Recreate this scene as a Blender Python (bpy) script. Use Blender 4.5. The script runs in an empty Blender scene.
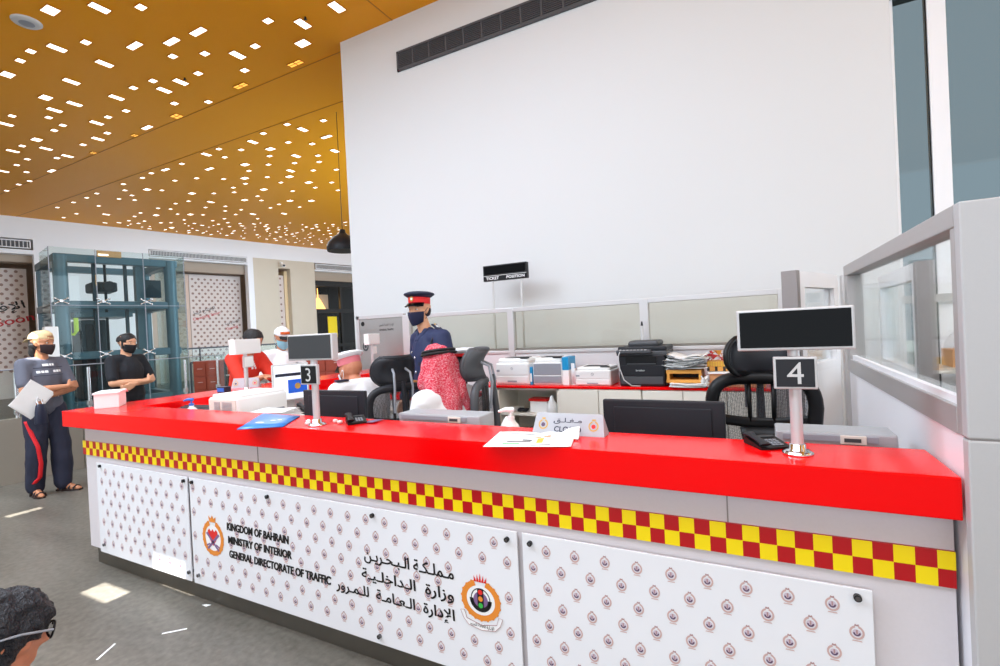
import bpy, bmesh, math, random
import numpy as np
from mathutils import Vector, Matrix, noise
from mathutils.bvhtree import BVHTree
random.seed(7)
C = bpy.context.scene.collection
SC = bpy.context.scene
PI = math.pi

# ------------------------------------------------------------------ camera
EYE = 1.5; FPX = 487.44
YAW, PITCH, ROLL = math.radians(27.606), math.radians(-.4602), math.radians(-2.794)
_f = Vector((-math.sin(YAW)*math.cos(PITCH), math.cos(YAW)*math.cos(PITCH), math.sin(PITCH)))
_r = Vector((math.cos(YAW), math.sin(YAW), 0)); _u = _r.cross(_f)
CR = math.cos(ROLL)*_r + math.sin(ROLL)*_u
CU = -math.sin(ROLL)*_r + math.cos(ROLL)*_u
cam = bpy.data.cameras.new('camera'); camo = bpy.data.objects.new('camera', cam); C.objects.link(camo)
cam.sensor_width = 36; cam.lens = FPX*36/1000; cam.clip_start = .05; cam.clip_end = 300
camo.matrix_world = Matrix(((CR.x, CU.x, -_f.x, 0), (CR.y, CU.y, -_f.y, 0), (CR.z, CU.z, -_f.z, EYE), (0, 0, 0, 1)))
SC.camera = camo
def ray(x, y): return _f + (x-500)/FPX*CR + (333-y)/FPX*CU
def onz(x, y, z): d = ray(x, y); return Vector((0, 0, EYE)) + d*((z-EYE)/d.z)
def ony(x, y, Y): d = ray(x, y); return Vector((0, 0, EYE)) + d*(Y/d.y)
def dp(x, y, k): return Vector((0, 0, EYE)) + ray(x, y)*k

# ------------------------------------------------------------------ light
SC.view_settings.view_transform = 'Standard'; SC.view_settings.look = 'None'
SC.view_settings.exposure = 0.17; SC.view_settings.gamma = 1.0
SC.view_settings.use_curve_mapping = False
w = bpy.data.worlds.new('daylight'); SC.world = w; w.use_nodes = True
bg = w.node_tree.nodes['Background']; bg.inputs[0].default_value = (.85, .93, 1, 1); bg.inputs[1].default_value = .85
CEIL = 5.87
SUN_DIR = Vector((-.13, .42, -1)).normalized()       # the way the sunlight travels
sun = bpy.data.lights.new('sun', 'SUN'); sun.energy = 20; sun.angle = math.radians(.25); sun.color = (1, .97, .92)
suno = bpy.data.objects.new('sun', sun); C.objects.link(suno)
suno.rotation_euler = SUN_DIR.to_track_quat('-Z', 'Y').to_euler(); suno.location = (0, -6, 12)
def area(name, loc, sx, sy, e, col=(1, .98, .95), rot=(0, 0, 0)):
    l = bpy.data.lights.new(name, 'AREA'); l.shape = 'RECTANGLE'; l.size = sx; l.size_y = sy; l.energy = e; l.color = col
    o = bpy.data.objects.new(name, l); C.objects.link(o); o.location = loc; o.rotation_euler = rot; return o
area('skylight_fill_front', (-1.5, -.8, CEIL-.06), 6, 4, 320, (.70, .84, 1))  # unseen fill added below the ceiling, stands for skylights out of view
area('skylight_fill_side', (-6.8, -.6, CEIL-.06), 4, 3, 560, (.70, .84, 1))  # added unseen fill, brightens the front panels and side partition
area('atrium_top_fill', (-13, 11.0, CEIL-.06), 6, 6, 520, (.70, .84, 1))  # no lamp hangs here; unseen fill added over the atrium
area('rear_fill', (1.0, -6.5, 2.9), 12, 5, 200, (.80, .90, 1), (PI/2, 0, 0))  # unseen area lamp added behind the camera as frontal fill
area('far_wall_fill', (-5.6, 13, 3.0), 8, 5, 760, (.66, .82, 1), (PI/2, 0, PI/2))  # fill added out of sight behind the white wall, brightens the far wall
area('counter_fill', (-2.4, 2.6, CEIL-.06), 4, 1.6, 60, (.70, .84, 1))  # added fill above the inner desks, without any fitting
area('side_fill', (7.5, 2.5, 3.0), 5, 5, 280, (.80, .90, 1), (PI/2, 0, PI/2))  # unseen fill added at the open side to whiten the screens

# ------------------------------------------------------------------ materials
def lin(c):
    return tuple(((x/255)/12.92 if x/255 <= .04045 else ((x/255+.055)/1.055)**2.4) for x in c)
M = {}
def mat(name, rgb, rough=.5, metal=0, var=0.0, scale=12, bump=0, emit=0, spec=.5, coat=0):
    m = bpy.data.materials.new(name); m.use_nodes = True; nt = m.node_tree; b = nt.nodes['Principled BSDF']
    c = lin(rgb); b.inputs['Base Color'].default_value = (*c, 1); b.inputs['Roughness'].default_value = rough
    b.inputs['Metallic'].default_value = metal; b.inputs['Specular IOR Level'].default_value = spec
    if coat: b.inputs['Coat Weight'].default_value = coat; b.inputs['Coat Roughness'].default_value = .08
    if var or bump:
        tc = nt.nodes.new('ShaderNodeTexCoord'); n = nt.nodes.new('ShaderNodeTexNoise'); n.inputs['Scale'].default_value = scale
        n.inputs['Detail'].default_value = 5; nt.links.new(tc.outputs['Object'], n.inputs['Vector'])
        if var:
            mx = nt.nodes.new('ShaderNodeMix'); mx.data_type = 'RGBA'
            mx.inputs[6].default_value = (*[x*(1-var) for x in c], 1); mx.inputs[7].default_value = (*[min(1, x*(1+var)) for x in c], 1)
            nt.links.new(n.outputs['Fac'], mx.inputs[0]); nt.links.new(mx.outputs[2], b.inputs['Base Color'])
        if bump:
            bp = nt.nodes.new('ShaderNodeBump'); bp.inputs['Strength'].default_value = bump; bp.inputs['Distance'].default_value = .01
            nt.links.new(n.outputs['Fac'], bp.inputs['Height']); nt.links.new(bp.outputs['Normal'], b.inputs['Normal'])
    if emit:
        b.inputs['Emission Color'].default_value = (*c, 1); b.inputs['Emission Strength'].default_value = emit
    M[name] = m; return m
def glass(name, tint, refl=.10):
    m = bpy.data.materials.new(name); m.use_nodes = True; nt = m.node_tree; nt.nodes.clear()
    o = nt.nodes.new('ShaderNodeOutputMaterial'); mx = nt.nodes.new('ShaderNodeMixShader'); t = nt.nodes.new('ShaderNodeBsdfTransparent')
    g = nt.nodes.new('ShaderNodeBsdfGlossy'); g.inputs['Roughness'].default_value = .02; fr = nt.nodes.new('ShaderNodeFresnel')
    fr.inputs['IOR'].default_value = 1.45; t.inputs[0].default_value = (*tint, 1); g.inputs[0].default_value = (.9, .95, .95, 1)
    ad = nt.nodes.new('ShaderNodeMath'); ad.operation = 'MULTIPLY'; ad.inputs[1].default_value = refl; ad.use_clamp = True
    nt.links.new(fr.outputs[0], ad.inputs[0]); nt.links.new(ad.outputs[0], mx.inputs[0])
    nt.links.new(t.outputs[0], mx.inputs[1]); nt.links.new(g.outputs[0], mx.inputs[2]); nt.links.new(mx.outputs[0], o.inputs[0])
    M[name] = m
mat('red_top', (246, 0, 4), .15, var=.02, scale=3, spec=.25)
mat('counter_grey', (216, 210, 212), .38, var=.03, scale=120)
mat('steel_plinth', (120, 116, 108), .32, .85, var=.15, scale=6)
mat('acrylic', (236, 237, 240), .14, var=.01)
mat('check_red', (186, 2, 14), .35); mat('check_yellow', (255, 226, 0), .35)
mat('ink', (14, 12, 14), .5); mat('bolt', (120, 120, 122), .25, .9); mat('bolt_dark', (28, 28, 30), .3, .4)
mat('crest_pale', (206, 172, 166), .5); mat('crest_dark', (92, 70, 98), .5); mat('crest_lilac', (206, 192, 206), .5); mat('crest_mid', (178, 140, 140), .5)
mat('crest_orange', (232, 140, 48), .4); mat('crest_red', (226, 38, 34), .4); mat('crest_violet', (128, 98, 140), .4)
mat('crest_white', (244, 244, 244), .4); mat('crest_green', (52, 178, 72), .4); mat('crest_gold', (205, 160, 80), .4)
mat('wall_far', (246, 247, 250), .75, var=.015, scale=.6); mat('wall_white', (219, 220, 220), .75, var=.015, scale=.6)
mat('wall_beige', (214, 203, 184), .7, var=.03, scale=2); mat('wall_taupe', (176, 158, 140), .7, var=.03, scale=2)
mat('gold', (240, 160, 10), .5, var=.05, scale=60, spec=.3); mat('seam_gold', (186, 118, 12), .6)
mat('light_white', (255, 252, 240), .5, emit=2.2); mat('amber_added_glow', (255, 190, 80), .5, emit=1.1)  # amber glow is added; those openings are unlit
mat('steel', (178, 176, 174), .3, .75, var=.05, scale=4); mat('alu', (205, 203, 203), .35, .35)
mat('alu_grey', (176, 172, 170), .4, .3); mat('shade_and_joint', (150, 144, 142), .5, .2); mat('white_frame', (240, 240, 242), .45)  # the darker frame grey holds painted shade and also serves joints
mat('chrome', (225, 225, 228), .1, 1)
mat('white_plastic', (238, 238, 236), .4); mat('offwhite', (222, 216, 204), .45); mat('grey_plastic', (150, 154, 162), .4)
mat('light_grey', (205, 205, 204), .45); mat('dark_grey', (74, 76, 80), .5, var=.1, scale=30); mat('charcoal', (36, 37, 42), .45, spec=.3)
mat('black', (12, 12, 14), .4, spec=.3); mat('black_gloss', (6, 6, 8), .07, spec=.12); mat('screen_grey', (54, 56, 58), .55, var=.25, scale=300)
mat('blue', (40, 110, 205), .35); mat('blue_folder', (52, 128, 208), .3, var=.12, scale=18); mat('cyan', (30, 150, 205), .35)
mat('clear_white', (240, 242, 245), .2); mat('paper', (246, 246, 244), .7, var=.02, scale=30)
mat('cabinet', (240, 235, 222), .5, var=.02); mat('wood_orange', (226, 160, 70), .5, var=.12, scale=14); mat('carton', (222, 168, 116), .7, var=.05)
mat('teal_steel', (84, 112, 126), .35, .15, var=.12, scale=3); mat('teal_dark', (40, 54, 64), .5, var=.25, scale=2); mat('hivis', (205, 235, 30), .5, emit=.15)
mat('parapet', (168, 160, 146), .35, .25, var=.14, scale=1.2); mat('red_brown', (156, 62, 40), .5, var=.2, scale=20); mat('wall_print_red', (196, 40, 44), .5)
mat('shop_dark', (26, 26, 28), .35); mat('warm_lamp', (255, 196, 110), .5, emit=2.5); mat('yellow_sign', (240, 215, 40), .5, emit=.6)
mat('skin_tan', (190, 128, 92), .55, var=.06, scale=25); mat('skin_light', (222, 164, 128), .55, var=.05, scale=25); mat('skin_ruddy', (198, 128, 96), .55, var=.06, scale=25)
mat('lips', (150, 84, 72), .5); mat('eye_white', (235, 232, 228), .2); mat('iris', (30, 20, 16), .2)
mat('hair', (22, 20, 22), .55, var=.4, scale=90, bump=.8); mat('hair_grey', (30, 30, 36), .45, var=.6, scale=140, bump=1)
mat('tee_grey', (98, 100, 112), .85, var=.1, scale=40, bump=.2); mat('tee_black', (26, 28, 34), .85, var=.1, scale=40, bump=.2); mat('tee_red', (222, 50, 30), .8, var=.08, scale=20)
mat('track_navy', (34, 38, 58), .75, var=.15, scale=12); mat('stripe_red', (222, 28, 40), .7); mat('trouser_black', (30, 30, 34), .8)
mat('navy', (31, 42, 80), .7, var=.12, scale=30, bump=.1); mat('navy_dark', (26, 32, 58), .6); mat('mask_navy', (22, 26, 58), .8); mat('mask_black', (24, 22, 26), .85)
mat('mask_brown', (52, 36, 38), .85); mat('mask_blue', (150, 205, 222), .85); mat('thobe', (240, 240, 242), .75, var=.03, scale=10, bump=.15); mat('cap_beige', (222, 194, 146), .8, var=.06, scale=30)
mat('band_red', (226, 20, 26), .6); mat('band_pink', (220, 120, 130), .6); mat('badge', (214, 170, 90), .3, .7); mat('silver', (225, 225, 225), .25, .8); mat('sandal', (46, 32, 28), .6)
mat('bag_navy', (28, 34, 56), .4); mat('cap_orange', (206, 96, 40), .7); mat('agal', (16, 14, 16), .7)
mat('pavement', (168, 164, 156), .8, var=.1, scale=1); mat('sky_wall', (120, 130, 138), .8)
glass('pane', (.90, .89, .84), .35); glass('pane_clear', (.97, .98, .98), .35); glass('pane_teal', (.49, .55, .57), .6); glass('pane_shaft', (.88, .93, .92), .45); glass('pane_shop', (.9, .9, .9), .12); glass('lens', (.85, .86, .88), 1)
mat('wall_pinkish', (216, 190, 172), .7); mat('wall_lit', (240, 214, 170), .7); mat('board_pink', (224, 210, 202), .6, var=.03, scale=2); mat('board_dot', (158, 128, 116), .7)  # wall_lit puts warm light on the niche side into the wall colour
mat('steel_panel', (244, 243, 247), .3, 0, var=.02, scale=3); mat('post_grey', (188, 187, 187), .42, .1, var=.02, scale=150); mat('white_panel', (244, 244, 246), .5)
mat('unit_grey', (172, 175, 178), .4); mat('sign_card', (176, 178, 184), .35); mat('light_panel', (214, 213, 214), .5)
mat('yellow_card', (232, 190, 70), .6)
mat('tissue', (172, 40, 44), .6)
mat('screen_white', (226, 232, 240), .3, emit=.55); mat('screen_blue', (24, 84, 190), .3, emit=.5)
def floor_mat():
    m = bpy.data.materials.new('floor_stone'); m.use_nodes = True; nt = m.node_tree; b = nt.nodes['Principled BSDF']
    tc = nt.nodes.new('ShaderNodeTexCoord'); n = nt.nodes.new('ShaderNodeTexNoise'); n.inputs['Scale'].default_value = 1.6; n.inputs['Detail'].default_value = 8
    n2 = nt.nodes.new('ShaderNodeTexNoise'); n2.inputs['Scale'].default_value = 28; n2.inputs['Detail'].default_value = 6
    mp = nt.nodes.new('ShaderNodeMapping'); mp.inputs['Scale'].default_value = (.5, 1.6, 1); mp.inputs['Rotation'].default_value = (0, 0, .5)
    cr = nt.nodes.new('ShaderNodeValToRGB'); cr.color_ramp.elements[0].position = .32; cr.color_ramp.elements[1].position = .7
    cr.color_ramp.elements[0].color = (*lin((80, 76, 68)), 1); cr.color_ramp.elements[1].color = (*lin((128, 123, 113)), 1)
    mx = nt.nodes.new('ShaderNodeMath'); mx.operation = 'MULTIPLY_ADD'; mx.inputs[1].default_value = .45
    nt.links.new(tc.outputs['Object'], mp.inputs[0]); nt.links.new(mp.outputs[0], n.inputs['Vector']); nt.links.new(tc.outputs['Object'], n2.inputs['Vector'])
    nt.links.new(n2.outputs[0], mx.inputs[0]); 
    ml = nt.nodes.new('ShaderNodeMath'); ml.operation = 'MULTIPLY'; ml.inputs[1].default_value = .55; nt.links.new(n.outputs[0], ml.inputs[0]); nt.links.new(ml.outputs[0], mx.inputs[2])
    nt.links.new(mx.outputs[0], cr.inputs[0]); nt.links.new(cr.outputs[0], b.inputs['Base Color']); b.inputs['Roughness'].default_value = .38
    M['floor_stone'] = m
floor_mat()
def ghutra_mat():
    m = bpy.data.materials.new('ghutra'); m.use_nodes = True; nt = m.node_tree; b = nt.nodes['Principled BSDF']
    tc = nt.nodes.new('ShaderNodeTexCoord'); v = nt.nodes.new('ShaderNodeTexVoronoi'); v.inputs['Scale'].default_value = 190
    cr = nt.nodes.new('ShaderNodeValToRGB'); cr.color_ramp.elements[0].position = .22; cr.color_ramp.elements[1].position = .42
    cr.color_ramp.elements[0].color = (*lin((246, 222, 228)), 1); cr.color_ramp.elements[1].color = (*lin((206, 26, 58)), 1)
    nt.links.new(tc.outputs['Object'], v.inputs['Vector']); nt.links.new(v.outputs['Distance'], cr.inputs[0]); nt.links.new(cr.outputs[0], b.inputs['Base Color'])
    b.inputs['Roughness'].default_value = .85; M['ghutra'] = m
ghutra_mat()
def mesh_fabric():
    m = bpy.data.materials.new('mesh_fabric'); m.use_nodes = True; nt = m.node_tree; b = nt.nodes['Principled BSDF']; out = nt.nodes['Material Output']
    tc = nt.nodes.new('ShaderNodeTexCoord'); v = nt.nodes.new('ShaderNodeTexChecker'); v.inputs['Scale'].default_value = 190
    mp = nt.nodes.new('ShaderNodeMapping'); mp.inputs['Rotation'].default_value = (0, .785, 0); nt.links.new(tc.outputs['Object'], mp.inputs[0]); nt.links.new(mp.outputs[0], v.inputs['Vector'])
    t = nt.nodes.new('ShaderNodeBsdfTransparent'); mx = nt.nodes.new('ShaderNodeMixShader'); b.inputs['Base Color'].default_value = (*lin((60, 60, 64)), 1); b.inputs['Roughness'].default_value = .7
    ma = nt.nodes.new('ShaderNodeMath'); ma.operation = 'MULTIPLY_ADD'; ma.inputs[1].default_value = .4; ma.inputs[2].default_value = .45
    nt.links.new(v.outputs['Fac'], ma.inputs[0]); nt.links.new(ma.outputs[0], mx.inputs[0]); nt.links.new(t.outputs[0], mx.inputs[1]); nt.links.new(b.outputs[0], mx.inputs[2]); nt.links.new(mx.outputs[0], out.inputs[0])
    M['mesh_fabric'] = m
mesh_fabric()

# ------------------------------------------------------------------ mesh building
class MB:
    def __init__(s): s.v = []; s.f = []; s.m = []; s.s = []; s.mats = []
    def mi(s, name):
        if name not in s.mats: s.mats.append(name)
        return s.mats.index(name)
    def add(s, vs, fs, m, smooth=False, T=None):
        k = len(s.v); i = s.mi(m)
        s.v += [tuple(T @ Vector(v)) if T else tuple(v) for v in vs]
        s.f += [tuple(a+k for a in f) for f in fs]; s.m += [i]*len(fs); s.s += [smooth]*len(fs); return s
    def box(s, c, d, m, bev=0, T=None):
        x, y, z = [a/2 for a in d]
        if bev:
            bm = bmesh.new(); bmesh.ops.create_cube(bm, size=1); bmesh.ops.scale(bm, vec=d, verts=bm.verts)
            bmesh.ops.bevel(bm, geom=list(bm.edges), offset=min(bev, min(d)*.45), segments=2, profile=.5, affect='EDGES')
            bmesh.ops.translate(bm, vec=c, verts=bm.verts); bm.verts.index_update()
            s.add([v.co[:] for v in bm.verts], [[v.index for v in f.verts] for f in bm.faces], m, False, T); bm.free(); return s
        vs = [(c[0]+i*x, c[1]+j*y, c[2]+k*z) for i in (-1, 1) for j in (-1, 1) for k in (-1, 1)]
        return s.add(vs, [(0, 1, 3, 2), (4, 6, 7, 5), (0, 4, 5, 1), (2, 3, 7, 6), (0, 2, 6, 4), (1, 5, 7, 3)], m, False, T)
    def b2(s, lo, hi, m, bev=0, T=None):
        return s.box([(a+b)/2 for a, b in zip(lo, hi)], [abs(b-a) for a, b in zip(lo, hi)], m, bev, T)
    def cyl(s, p0, p1, r0, m, r1=None, n=16, T=None, caps=True):
        r1 = r0 if r1 is None else r1; p0 = Vector(p0); p1 = Vector(p1); d = (p1-p0).normalized()
        a = d.orthogonal().normalized(); b = d.cross(a)
        A = [p0+r0*(math.cos(t)*a+math.sin(t)*b) for t in [2*PI*i/n for i in range(n)]]
        B = [p1+r1*(math.cos(t)*a+math.sin(t)*b) for t in [2*PI*i/n for i in range(n)]]
        s.add(A+B, [(i, (i+1) % n, n+(i+1) % n, n+i) for i in range(n)], m, True, T)
        if caps: s.add(A, [tuple(range(n))[::-1]], m, False, T); s.add(B, [tuple(range(n))], m, False, T)
        return s
    def tube(s, pts, r, m, n=8, T=None, closed=False):
        pts = [Vector(p) for p in pts]; N = len(pts); vs = []; rs = r if isinstance(r, (list, tuple)) else [r]*N
        up = None
        for i, p in enumerate(pts):
            t = (pts[(i+1) % N]-pts[i-1]) if closed else (pts[min(i+1, N-1)]-pts[max(i-1, 0)])
            t.normalize()
            if up is None: a = t.orthogonal().normalized()
            else:
                a = up-t*up.dot(t); a = a.normalized() if a.length > 1e-6 else t.orthogonal().normalized()
            up = a; b = t.cross(a)
            vs += [p+rs[i]*(math.cos(2*PI*j/n)*a+math.sin(2*PI*j/n)*b) for j in range(n)]
        R = N if closed else N-1
        fs = [(i*n+j, i*n+(j+1) % n, ((i+1) % N)*n+(j+1) % n, ((i+1) % N)*n+j) for i in range(R) for j in range(n)]
        s.add(vs, fs, m, True, T)
        if not closed:
            s.add(vs[:n], [tuple(range(n))[::-1]], m, False, T); s.add(vs[-n:], [tuple(range(n))], m, False, T)
        return s
    def lathe(s, prof, m, n=24, T=None, sx=1, sy=1):
        vs = [(r*math.cos(2*PI*i/n)*sx, r*math.sin(2*PI*i/n)*sy, z) for r, z in prof for i in range(n)]
        fs = [(k*n+i, k*n+(i+1) % n, (k+1)*n+(i+1) % n, (k+1)*n+i) for k in range(len(prof)-1) for i in range(n)]
        s.add(vs, fs, m, True, T)
        for k, rev in ((0, True), (len(prof)-1, False)):
            if prof[k][0] > 1e-5:
                q = vs[k*n:(k+1)*n]; s.add(q, [tuple(range(n))[::-1] if rev else tuple(range(n))], m, False, T)
        return s
    def ell(s, c, r, m, n=16, k=10, T=None):
        r = (r, r, r) if not isinstance(r, (tuple, list)) else r
        prof = [(math.sin(PI*i/k), -math.cos(PI*i/k)) for i in range(k+1)]
        vs = [(c[0]+r[0]*p*math.cos(2*PI*i/n), c[1]+r[1]*p*math.sin(2*PI*i/n), c[2]+r[2]*z) for p, z in prof for i in range(n)]
        return s.add(vs, [(a*n+i, a*n+(i+1) % n, (a+1)*n+(i+1) % n, (a+1)*n+i) for a in range(k) for i in range(n)], m, True, T)
    def poly(s, pts, m, T=None): return s.add(pts, [tuple(range(len(pts)))], m, False, T)
    def prism(s, pts, h, m, T=None):            # pts in local xy, raised along z by h
        n = len(pts); vs = [(x, y, 0) for x, y in pts]+[(x, y, h) for x, y in pts]
        return s.add(vs, [tuple(range(n))[::-1], tuple(range(n, 2*n))]+[(i, (i+1) % n, n+(i+1) % n, n+i) for i in range(n)], m, False, T)
    def arc(s, r0, r1, a0, a1, m, n=20, T=None, sx=1, sy=1, c=(0, 0), z=0):
        vs = []; 
        for i in range(n+1):
            t = a0+(a1-a0)*i/n
            for r in (r0, r1): vs.append((c[0]+sx*r*math.cos(t), c[1]+sy*r*math.sin(t), z))
        return s.add(vs, [(2*i, 2*i+1, 2*i+3, 2*i+2) for i in range(n)], m, False, T)
    def disc(s, r, m, n=20, T=None, c=(0, 0), z=0, sy=1):
        return s.add([(c[0]+r*math.cos(2*PI*i/n), c[1]+sy*r*math.sin(2*PI*i/n), z) for i in range(n)], [tuple(range(n))], m, False, T)
    def text(s, body, x0, x1, y0, y1, m, T=None, bold=0, shear=0, z=0, keep=False):
        vs, fs = text_geom(body, bold, shear)
        a = np.array(vs); lo = a.min(0); sp = a.max(0)-lo; kx = (x1-x0)/sp[0]; ky = (y1-y0)/sp[1]
        if keep: kx = ky = min(kx, ky)
        ox = x0+((x1-x0)-kx*sp[0])/2; oy = y0+((y1-y0)-ky*sp[1])/2
        return s.add([(ox+(p[0]-lo[0])*kx, oy+(p[1]-lo[1])*ky, z) for p in a], fs, m, False, T)
    def grid(s, fn, nu, nv, m, closed_u=False, T=None):
        vs = [fn(i/(nu if closed_u else nu-1), j/(nv-1)) for i in range(nu) for j in range(nv)]
        fs = [(i*nv+j, ((i+1) % nu)*nv+j, ((i+1) % nu)*nv+j+1, i*nv+j+1) for i in range(nu if closed_u else nu-1) for j in range(nv-1)]
        return s.add(vs, fs, m, True, T)
    def build(s, name, parent=None, solid=0, loc=None):
        me = bpy.data.meshes.new(name); me.from_pydata(s.v, [], s.f)
        for q in s.mats: me.materials.append(M[q])
        me.polygons.foreach_set('material_index', s.m); me.polygons.foreach_set('use_smooth', s.s); me.update()
        bm = bmesh.new(); bm.from_mesh(me); bmesh.ops.recalc_face_normals(bm, faces=bm.faces)
        bm.to_mesh(me); bm.free()
        o = bpy.data.objects.new(name, me); C.objects.link(o)
        if parent: o.parent = parent
        if loc: o.location = loc
        if solid:
            k = o.modifiers.new('solid', 'SOLIDIFY'); k.thickness = solid; k.offset = 0
        return o
_tc = {}
def text_geom(body, bold, shear):
    key = (body, bold, shear)
    if key not in _tc:
        cu = bpy.data.curves.new('lettering', 'FONT'); cu.body = body; cu.offset = bold; cu.shear = shear; cu.resolution_u = 3
        o = bpy.data.objects.new('lettering', cu); C.objects.link(o); bpy.context.view_layer.update()
        dg = bpy.context.evaluated_depsgraph_get(); me = bpy.data.meshes.new_from_object(o.evaluated_get(dg))
        _tc[key] = ([(v.co.x, v.co.y) for v in me.vertices], [tuple(p.vertices) for p in me.polygons])
        bpy.data.objects.remove(o); bpy.data.curves.remove(cu); bpy.data.meshes.remove(me)
    return _tc[key]
AR = {'ا': 'ﺍﺎ', 'ب': 'ﺏﺐﺑﺒ', 'ة': 'ﺓﺔ', 'ت': 'ﺕﺖﺗﺘ', 'ح': 'ﺡﺢﺣﺤ', 'خ': 'ﺥﺦﺧﺨ', 'د': 'ﺩﺪ', 'ر': 'ﺭﺮ', 'ز': 'ﺯﺰ', 'ع': 'ﻉﻊﻋﻌ', 'غ': 'ﻍﻎﻏﻐ',
      'ف': 'ﻑﻒﻓﻔ', 'ق': 'ﻕﻖﻗﻘ', 'ك': 'ﻙﻚﻛﻜ', 'ل': 'ﻝﻞﻟﻠ', 'م': 'ﻡﻢﻣﻤ', 'ن': 'ﻥﻦﻧﻨ', 'و': 'ﻭﻮ', 'ي': 'ﻱﻲﻳﻴ', 'إ': 'ﺇﺈ', 'ـ': 'ــــ'}
def bold_text(body, x0, x1, y0, y1, m, parent, d, T, bold, shear=0, z=0):
    mb = MB()
    for k in (-1, 0, 1): mb.text(body, x0+k*d, x1+k*d, y0, y1, m, T, bold, shear, z+.00005*k)
    return mb.build('lettering', parent)
def arabic(s):
    s = s.replace('لإ', '\uE000'); tab = dict(AR); tab['\uE000'] = 'ﻹﻺ'; out = []
    for i, ch in enumerate(s):
        if ch not in tab: out.append(ch); continue
        f = tab[ch]; p = s[i-1] if i else ' '; n = s[i+1] if i+1 < len(s) else ' '
        bj = p in tab and len(tab[p]) == 4; aj = n in tab and len(f) == 4
        out.append(f[3] if (bj and aj) else f[2] if aj else f[1] if bj else f[0])
    return ''.join(reversed(out))

def tag(o, label, cat, group=None, kind=None):
    o['label'] = label; o['category'] = cat
    if group: o['group'] = group
    if kind: o['kind'] = kind
    return o
def empty(name, loc, label, cat, rz=0, group=None):
    o = bpy.data.objects.new(name, None); C.objects.link(o); o.location = loc; o.rotation_euler = (0, 0, rz); o.empty_display_size = .1
    return tag(o, label, cat, group)
def struct(o): o['kind'] = 'structure'; return o
def copy_tree(o, parent=None):
    c = o.copy(); C.objects.link(c)
    if parent: c.parent = parent
    for ch in list(o.children): copy_tree(ch, c)
    return c
def frame(o, x, y):          # matrix with local x along x, local y along y, z = x cross y
    x = Vector(x).normalized(); y = Vector(y).normalized(); z = x.cross(y)
    return Matrix(((x.x, y.x, z.x, o[0]), (x.y, y.y, z.y, o[1]), (x.z, y.z, z.z, o[2]), (0, 0, 0, 1)))
FRONT = lambda o: frame(o, (1, 0, 0), (0, 0, 1))     # a sign that faces -Y

# ================================================================== THE ROOM
AW = math.radians(11.3); WD = Vector((math.sin(AW), math.cos(AW), 0)); WN = Vector((math.cos(AW), -math.sin(AW), 0)); DW = 21.8
def WT(depth=0, D=DW): return frame(-(D+depth)*WN, WD, (0, 0, 1))      # local: x along far wall, y up, z toward the room
b = MB(); b.b2((-30, -9, -.12), (9, 22, 0), 'floor_stone'); struct(b.build('floor'))
b = MB(); b.b2((2.0, 5.9, -.1), (9, 30, .001), 'pavement'); b.v = [(x, y, z-.02) for x, y, z in b.v]; o = struct(b.build('pavement'))
# ceiling: one slab with four open skylights through which the sun reaches the floor
patches = [(-3.60, 1.475, 0, .31, .15), (-3.18, 1.64, .13, .34, .055), (-6.14, 1.93, 0, .10, .27), (-6.86, 2.86, 0, .12, .2)]
holes = []
for px, py, pz, sx, sy in patches:
    t = (CEIL-pz)/-SUN_DIR.z; holes.append((px-SUN_DIR.x*t, py-SUN_DIR.y*t, sx, sy))
xs = sorted({-26, 9, 1.2, *[h[0]-h[2]/2 for h in holes], *[h[0]+h[2]/2 for h in holes]}); ys = sorted({-9, 22, 5.75, *[h[1]-h[3]/2 for h in holes], *[h[1]+h[3]/2 for h in holes]})
b = MB()
for i in range(len(xs)-1):
    for j in range(len(ys)-1):
        cx, cy = (xs[i]+xs[i+1])/2, (ys[j]+ys[j+1])/2
        if cx > 1.2 and cy > 5.75: continue
        if any(abs(cx-h[0]) < h[2]/2 and abs(cy-h[1]) < h[3]/2 for h in holes): continue
        b.b2((xs[i], ys[j], CEIL), (xs[i+1], ys[j+1], CEIL+.05), 'gold')
struct(b.build('ceiling'))
b = MB(); b.b2((-26, 5.615, CEIL-.006), (1.1, 5.628, CEIL+.01), 'seam_gold'); b.b2((-26, 6.79, CEIL-.006), (1.1, 6.805, CEIL+.01), 'seam_gold'); b.b2((-4.31, -4, CEIL-.006), (-4.295, 22, CEIL+.01), 'seam_gold')
struct(b.build('trim_1'))
# big white wall
b = MB(); b.b2((-5.29, 5.45, 0), (1.155, 5.75, CEIL), 'wall_white'); struct(b.build('wall_back'))
# window beside it
b = MB()
for x0, x1 in ((1.16, 1.20), (1.435, 1.56), (2.05, 2.2), (2.9, 3.05), (3.9, 4.05)): b.b2((x0, 5.57, 0), (x1, 5.68, CEIL), 'white_frame')
b.b2((1.16, 5.5, 0), (4.05, 5.7, .12), 'white_frame'); b.b2((1.16, 5.52, 1.55), (4.05, 5.66, 1.62), 'alu_grey'); b.b2((1.16, 5.5, 4.27), (4.05, 5.7, 4.5), 'teal_dark')
for x in (1.425, 2.045, 2.895): b.b2((x+.002, 5.59, .12), (x+.009, 5.60, 4.3), 'black')
wf = struct(b.build('window_1'))
b = MB(); b.b2((1.2, 5.6, .12), (4.0, 5.61, 4.27), 'pane_teal'); b.build('pane', wf)
b = MB(); b.b2((1.16, 5.5, 4.5), (9, 5.75, CEIL), 'wall_white'); b.b2((4.05, 5.5, 0), (9, 5.75, 4.5), 'wall_white'); struct(b.build('wall_right'))
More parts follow.
